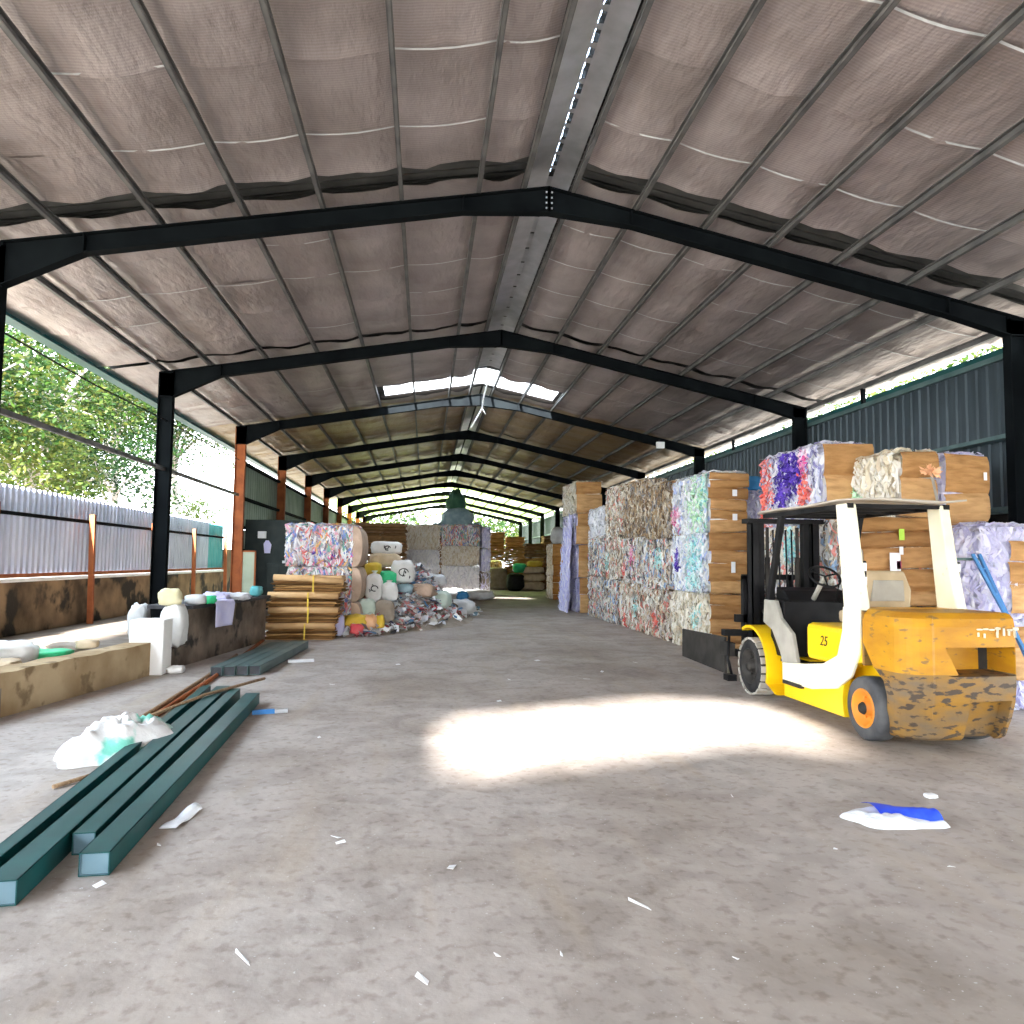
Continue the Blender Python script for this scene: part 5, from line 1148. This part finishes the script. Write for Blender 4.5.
# overhead guard
for xx in (X0 + .03, X1 - .14):
    mb = MB(); mb.prism([(6.80, 1.2), (7.10, 1.2), (7.22, 2.28), (7.02, 2.28), (6.92, 1.7)], 0, xx, xx + .11)
    part(mb, 'rear_post', M['cream'], fk, .015, 'cream rear post')
for xx in (X0 + .06, X1 - .12):
    mb = MB(); mb.beam((xx + .03, 8.85, 1.2), (xx + .03, 8.50, 2.25), .06, .09, up=(0, 1, 0))
    part(mb, 'front_post', M['black'], fk, .008)
mb = MB()
for xx in (X0 + .04, X1 - .10): mb.box((xx, 7.0, 2.23), (xx + .06, 8.9, 2.28))
for y in (7.02, 7.45, 7.9, 8.35, 8.84): mb.box((X0 + .04, y, 2.235), (X1 - .04, y + .04, 2.275))
part(mb, 'guard_frame', M['black'], fk)
def rp(u, v):
    x = X0 - .02 + (X1 - X0 + .08) * u; y = 6.88 + 2.05 * v
    return (x, y, 2.30 + .012 * math.sin(u * 7) * math.sin(v * 5 + 1) - .02 * (v > .95) + .012 * noise.noise((x * 3, y * 3, 0)))
mb = MB(); mb.grid(rp, 16, 20); o = part(mb, 'roof_plate', M['roofplate'], fk); md = o.modifiers.new('s', 'SOLIDIFY'); md.thickness = .018; md.offset = 1
for xx, sg in ((X0 + .14, 1), (X1 - .03, 1)):
    l = MB(); l.box((xx, 6.96, 1.44), (xx + .06, 7.04, 1.70)); o = part(l, 'tail_light', M['grime'], fk, .008)
    l = MB(); l.box((xx + .01, 6.945, 1.60), (xx + .05, 6.96, 1.68)); l.box((xx + .01, 6.945, 1.46), (xx + .05, 6.96, 1.54)); part(l, 'lens', M['galv'], o)
# seat
mb = MB(); mb.box((4.60, 7.45, 1.02), (5.08, 7.92, 1.16)); o = part(mb, 'seat_cushion', M['tan'], fk, .04)
mb = MB(); sp_ = [(4.60, 1.14), (5.14, 1.14), (5.16, 1.40), (5.08, 1.60), (4.66, 1.60), (4.58, 1.40)]; mb.prism(sp_, 1, 7.42, 7.50); part(mb, 'seat_back', M['tan'], fk, .03)
mb = MB(); mb.prism([(4.68, 1.28), (5.06, 1.28), (5.05, 1.50), (4.72, 1.50)], 1, 7.40, 7.43); part(mb, 'seat_back_pocket', M['cowl'], fk, .006)
# steering
mb = MB(); c = Vector((4.68, 8.32, 1.52)); tl = mathutils.Euler((.7, 0, 0)).to_matrix()
ring = [c + tl @ Vector((.18 * math.cos(a), .18 * math.sin(a), 0)) for a in [k * 2 * PI / 24 for k in range(25)]]
mb.tube(ring, .014, 8)
for a in (.3, 2.4, 4.5): mb.tube([c, c + tl @ Vector((.18 * math.cos(a), .18 * math.sin(a), 0))], .01, 6)
part(mb, 'steering_wheel', M['black'], fk)
mb = MB(); mb.tube([c, (4.68, 8.62, 1.20)], .03, 8); part(mb, 'steering_column', M['cowl'], fk)
for i, xx in enumerate((4.94, 5.0, 5.06)):
    mb = MB(); mb.tube([(xx, 8.55, 1.2), (xx, 8.45, 1.45)], .008, 6); mb.blob((xx, 8.445, 1.46), (.03, .03, .04), n=5); part(mb, 'lever', M['black'], fk)
# mast
for xx in (4.28, 5.12):
    mb = MB(); mb.box((xx, 9.40, .12), (xx + .10, 9.42, 2.24)); mb.box((xx, 9.40, .12), (xx + .015, 9.56, 2.24)); mb.box((xx, 9.54, .12), (xx + .10, 9.56, 2.24)); part(mb, 'outer_mast_rail', M['black'], fk)
for xx in (4.40, 5.02):
    mb = MB(); mb.box((xx, 9.44, .16), (xx + .07, 9.54, 2.22)); part(mb, 'inner_mast_rail', M['black'], fk)
for xx in (4.52, 4.94):
    mb = MB(); mb.tube([(xx, 9.46, .2), (xx, 9.46, 1.75)], .035, 10); mb.tube([(xx, 9.46, 1.75), (xx, 9.46, 2.15)], .022, 10); part(mb, 'lift_cylinder', M['grime'], fk)
mb = MB()
for xx in (4.62, 4.70, 4.80, 4.88):
    mb = MB(); mb.tube([(xx, 9.5, .5), (xx + .01, 9.5, 1.4), (xx, 9.5, 2.12)], .012, 6); part(mb, 'hydraulic_hose', M['black'], fk)
for a, b in (((4.22, 9.38, 2.20), (5.28, 9.58, 2.26)), ((4.3, 9.42, 1.05), (5.2, 9.5, 1.15)), ((4.3, 9.42, .3), (5.2, 9.5, .42)), ((4.28, 9.30, .45), (5.22, 9.40, .60))):
    mb = MB(); mb.box(a, b); part(mb, 'mast_crossbar', M['black'], fk)
mb = MB(); 
for xx in (4.45, 5.05):
    mb = MB(); mb.tube([(xx, 8.9, .65), (xx, 9.42, 1.05)], .035, 8); part(mb, 'tilt_cylinder', M['grime'], fk)
# carriage and bale clamp
mb = MB()
for z in (.42, .88): mb.box((4.16, 9.62, z), (5.34, 9.72, z + .10))
for xx in (4.25, 4.6, 4.9, 5.2): mb.box((xx, 9.62, .35), (xx + .06, 9.70, 1.5))
mb.box((4.25, 9.62, 1.45), (5.26, 9.68, 1.52)); mb.box((4.3, 9.54, .3), (5.2, 9.64, .95))
part(mb, 'carriage', M['black'], fk)
for xx in (4.08, 5.38):
    mb = MB(); mb.prism([(9.86, .17), (11.55, .19), (11.55, .62), (9.86, .66)], 0, xx, xx + .035); mb.box((xx - .03 if xx < 5 else xx, 9.66, .42), (xx + .07, 9.95, .60)); part(mb, 'clamp_arm', M['grime'], fk, .005)
mb = MB(); mb.box((3.98, 9.60, .70), (4.5, 9.72, .78)); mb.box((3.98, 9.5, .12), (4.1, 9.66, .2)); mb.tube([(4.06, 9.65, .7), (4.02, 9.6, .4), (4.06, 9.55, .15)], .02, 6); part(mb, 'clamp_bracket', M['black'], fk)

# ladder, broom, small fittings
t = thing('blue_ladder', 'blue metal ladder leaning by the lilac bales behind the forklift', 'ladder', (6.7, 7.8, 0))
for (dx, dy) in ((0, 0), (-.10, .14)):
    mb = MB(); mb.beam((6.31 + dx, 7.88 - dy * .2, 1.80), (7.02 + dx * .4, 7.72 - dy, .02), .05, .03); part(mb, 'side_rail', M['bluepaint'], t)
for k in range(6):
    f = (k + .6) / 6.3
    mb = MB(); mb.tube([(6.31 + .71 * f, 7.88 - .16 * f, 1.8 - 1.78 * f), (6.21 + .77 * f, 7.85 - .27 * f, 1.8 - 1.78 * f)], .012, 6); part(mb, 'rung', M['bluepaint'], t)
mb = MB(); mb.beam((5.99, 7.9, 1.74), (6.36, 7.9, 1.74), .03, .03); part(mb, 'hinge_bar', M['bundle'], t)
t = thing('orange_broom', 'broom with ragged orange head propped head-up against the middle bale stack', 'broom', (6.6, 8.3, 0))
mb = MB(); mb.tube([(6.28, 8.60, 2.80), (6.62, 8.3, .02)], .016, 8); part(mb, 'handle', M['cowl'], t)
mb = MB(); rr = random.Random(3)
for k in range(70):
    a = rr.uniform(0, 2 * PI); r = rr.uniform(.02, .13)
    p = Vector((6.27, 8.60, 2.84)); q = p + Vector((r * math.cos(a) * 1.1, r * math.sin(a) * .6, rr.uniform(-.03, .12) - r * .5)); s = Vector((rr.uniform(-.03, .03), 0, .02))
    mb.add([p, q - s, q + s], [(0, 1, 2)])
part(mb, 'bristle_head', M['sackor'], t)
t = thing('flood_light', 'small white flood lamp hung under the third frame on the right', 'lamp', (6.8, 21.1, 5.0))
mb = MB(); mb.box((6.68, 21.0, 5.03), (6.92, 21.1, 5.22)); part(mb, 'housing', M['whitepl'], t, .01)
mb = MB(); mb.box((6.78, 21.08, 5.2), (6.82, 21.14, 5.30)); part(mb, 'bracket', M['black'], t)
mb = MB(); mb.tube([(1.58, 19.2, 6.5), (1.5, 20.0, 6.15), (1.48, 20.3, 5.88), (1.34, 20.3, 5.62), (1.18, 20.3, 5.32)], .02, 6); mb.tube([(1.48, 20.3, 5.88), (1.58, 20.3, 5.72)], .016, 6)
o = mb.obj('hanging_cable', M['whitepl'], None, (1.5, 20.2, 5.9)); tag(o, 'loose white cable hanging from the ridge by the skylight', 'cable')

# ------------------------------------------------------------------ trees
def tree(label, x, y, h, rc, zc, m, n, seed, trunk_r=.16, lean=0, leaf=.16, group='trees outside the shed', rz=None):
    rr = random.Random(seed); rz = rz or rc * .7
    t = thing('leafy_tree', label, 'tree', (x, y, -.05), group)
    mb = MB(); top = Vector((x + lean, y, zc)); mb.tube([(x, y, -.05), (x + lean * .3, y + .1, zc * .35), (x + lean * .7, y, zc * .7), top], [trunk_r, trunk_r * .85, trunk_r * .7, trunk_r * .4], 9)
    cl = []
    for k in range(12):
        a = rr.uniform(0, 2 * PI); e = rr.uniform(-.6, 1.2); q = top + Vector((rc * .75 * math.cos(a) * math.cos(e), rc * .75 * math.sin(a) * math.cos(e), rz * .8 * math.sin(e)))
        mid = (top + q) / 2 + Vector((0, 0, -.15)); s = Vector((x + lean * .7, y, zc * .7)).lerp(top, rr.random())
        mb.tube([s, mid, q], [trunk_r * .45, trunk_r * .25, .02], 6); cl.append(q)
    cl.append(top); part(mb, 'trunk', M['bark'], t)
    mb = MB()
    for _ in range(n):
        c = rr.choice(cl); d = Vector((rr.gauss(0, 1), rr.gauss(0, 1), rr.gauss(0, .8))); d = d.normalized() * (rr.random() ** .45) * rc * .52
        p = c + d; a = Vector((rr.uniform(-1, 1), rr.uniform(-1, 1), rr.uniform(-.8, .4))).normalized(); b = a.cross(Vector((rr.uniform(-1, 1), rr.uniform(-1, 1), rr.uniform(-1, 1)))).normalized()
        L = leaf * rr.uniform(.6, 1.3); W = L * .42
        mb.add([p, p + a * L * .5 + b * W * .5, p + a * L, p + a * L * .5 - b * W * .5], [(0, 1, 2, 3)])
    part(mb, 'foliage', M[m], t)
tree('spreading tree with pale trunk beyond the fence at the left edge', -11, 22.4, 8, 3.0, 6.4, 'leafA', 9000, 1, .2, .3)
tree('deep green tree behind the pale-trunked one at the left', -15.5, 27, 9, 3.6, 7.2, 'leafB', 8000, 2, .2)
tree('bushy bright tree left of the second frame post', -11, 28.2, 8, 2.6, 7.0, 'leafA', 8000, 3, .16, -.3)
tree('low tree with yellowish leaves just over the fence', -9.6, 19.2, 5, 1.7, 4.0, 'leafC', 4500, 4, .1)
tree('small yellow-green tree in the bright gap by the rust column', -12.5, 39, 5, 2.2, 3.4, 'leafC', 4000, 5, .1)
tree('leafy tree filling the view between fence and cable', -12.4, 24.8, 7, 2.6, 4.6, 'leafA', 7000, 6, .12)
tree('tall tree at far left beyond the nearest post', -12.5, 18.2, 9, 2.6, 7.6, 'leafB', 6000, 16, .12)
tree('tall broad tree behind the fence, filling the second open bay', -10.5, 33.5, 9, 3.2, 7.4, 'leafA', 10000, 41, .18, -.5)
tree('tree rising behind the fence under the left eave', -13.5, 31, 10, 3.6, 8.6, 'leafB', 9000, 42, .2)
tree('dense shrubby tree just over the fence left of the second post', -9.8, 24.5, 5, 2.0, 4.4, 'leafB', 6000, 43, .1)
tree('mid-green tree at the left edge close to the fence', -9.6, 16.2, 6, 1.9, 5.2, 'leafA', 6000, 44, .1)
for i, (x, y) in enumerate(((13.2, 14), (13.8, 18.5), (13.4, 24), (14, 31), (14, 40))):
    tree('tree outside the right wall, %s from the camera' % words_[i], x, y, 8, 2.6, 6.2, ('leafA', 'leafC')[i % 2], 3600, 20 + i, .16)
for i, (x, y) in enumerate(((-7, 82), (-1.5, 78), (4, 84), (9.5, 78), (15, 84))):
    tree('tree beyond the open far end, %s from the left' % words_[i], x, y, 9, 4.2, 4.2, ('leafC', 'leafA')[i % 2], 3000, 30 + i, .25, leaf=.45, rz=3.8)

# ------------------------------------------------------------------ light and camera
w = bpy.data.worlds.new('sky'); sc.world = w; w.use_nodes = True; nt = w.node_tree
bg = nt.nodes['Background']
tc = N(nt, 'ShaderNodeTexCoord'); sx = N(nt, 'ShaderNodeSeparateXYZ'); nt.links.new(tc.outputs['Generated'], sx.inputs[0])
r = ramp(nt, [(0.0, (.92, .97, 1.0)), (.6, (.70, .84, 1.0))]); nt.links.new(sx.outputs[2], r.inputs[0]); nt.links.new(r.outputs[0], bg.inputs[0])
bg.inputs[1].default_value = 1.6
L = bpy.data.lights.new('sun', 'SUN'); L.energy = 11; L.angle = math.radians(2.6); L.color = (1, .98, .96)
so = bpy.data.objects.new('sun', L); C.objects.link(so)
so.rotation_euler = Vector((.085, .92, -.414)).to_track_quat('-Z', 'Y').to_euler()

cam = bpy.data.cameras.new('camera'); cam.sensor_width = 36; cam.lens = 744.0 / 1024 * 36; cam.clip_end = 500
co = bpy.data.objects.new('camera', cam); C.objects.link(co); sc.camera = co
yaw, pitch, roll = .115, .0672, .0108
F = Vector((math.sin(yaw) * math.cos(pitch), math.cos(yaw) * math.cos(pitch), math.sin(pitch)))
r0 = Vector((math.cos(yaw), -math.sin(yaw), 0)); u0 = r0.cross(F)
Rr = r0 * math.cos(roll) + u0 * math.sin(roll); Uu = -r0 * math.sin(roll) + u0 * math.cos(roll)
mtx = mathutils.Matrix((Rr, Uu, -F)).transposed().to_4x4(); mtx.translation = Vector((0, 0, 1.65)); co.matrix_world = mtx

sc.view_settings.view_transform = 'Standard'; sc.view_settings.look = 'None'; sc.view_settings.gamma = 1
sc.view_settings.exposure = 2.85
sc.cycles.max_bounces = 9; sc.cycles.diffuse_bounces = 6; sc.cycles.glossy_bounces = 3; sc.cycles.transparent_max_bounces = 8
sc.cycles.use_denoising = True; sc.cycles.sample_clamp_indirect = 8
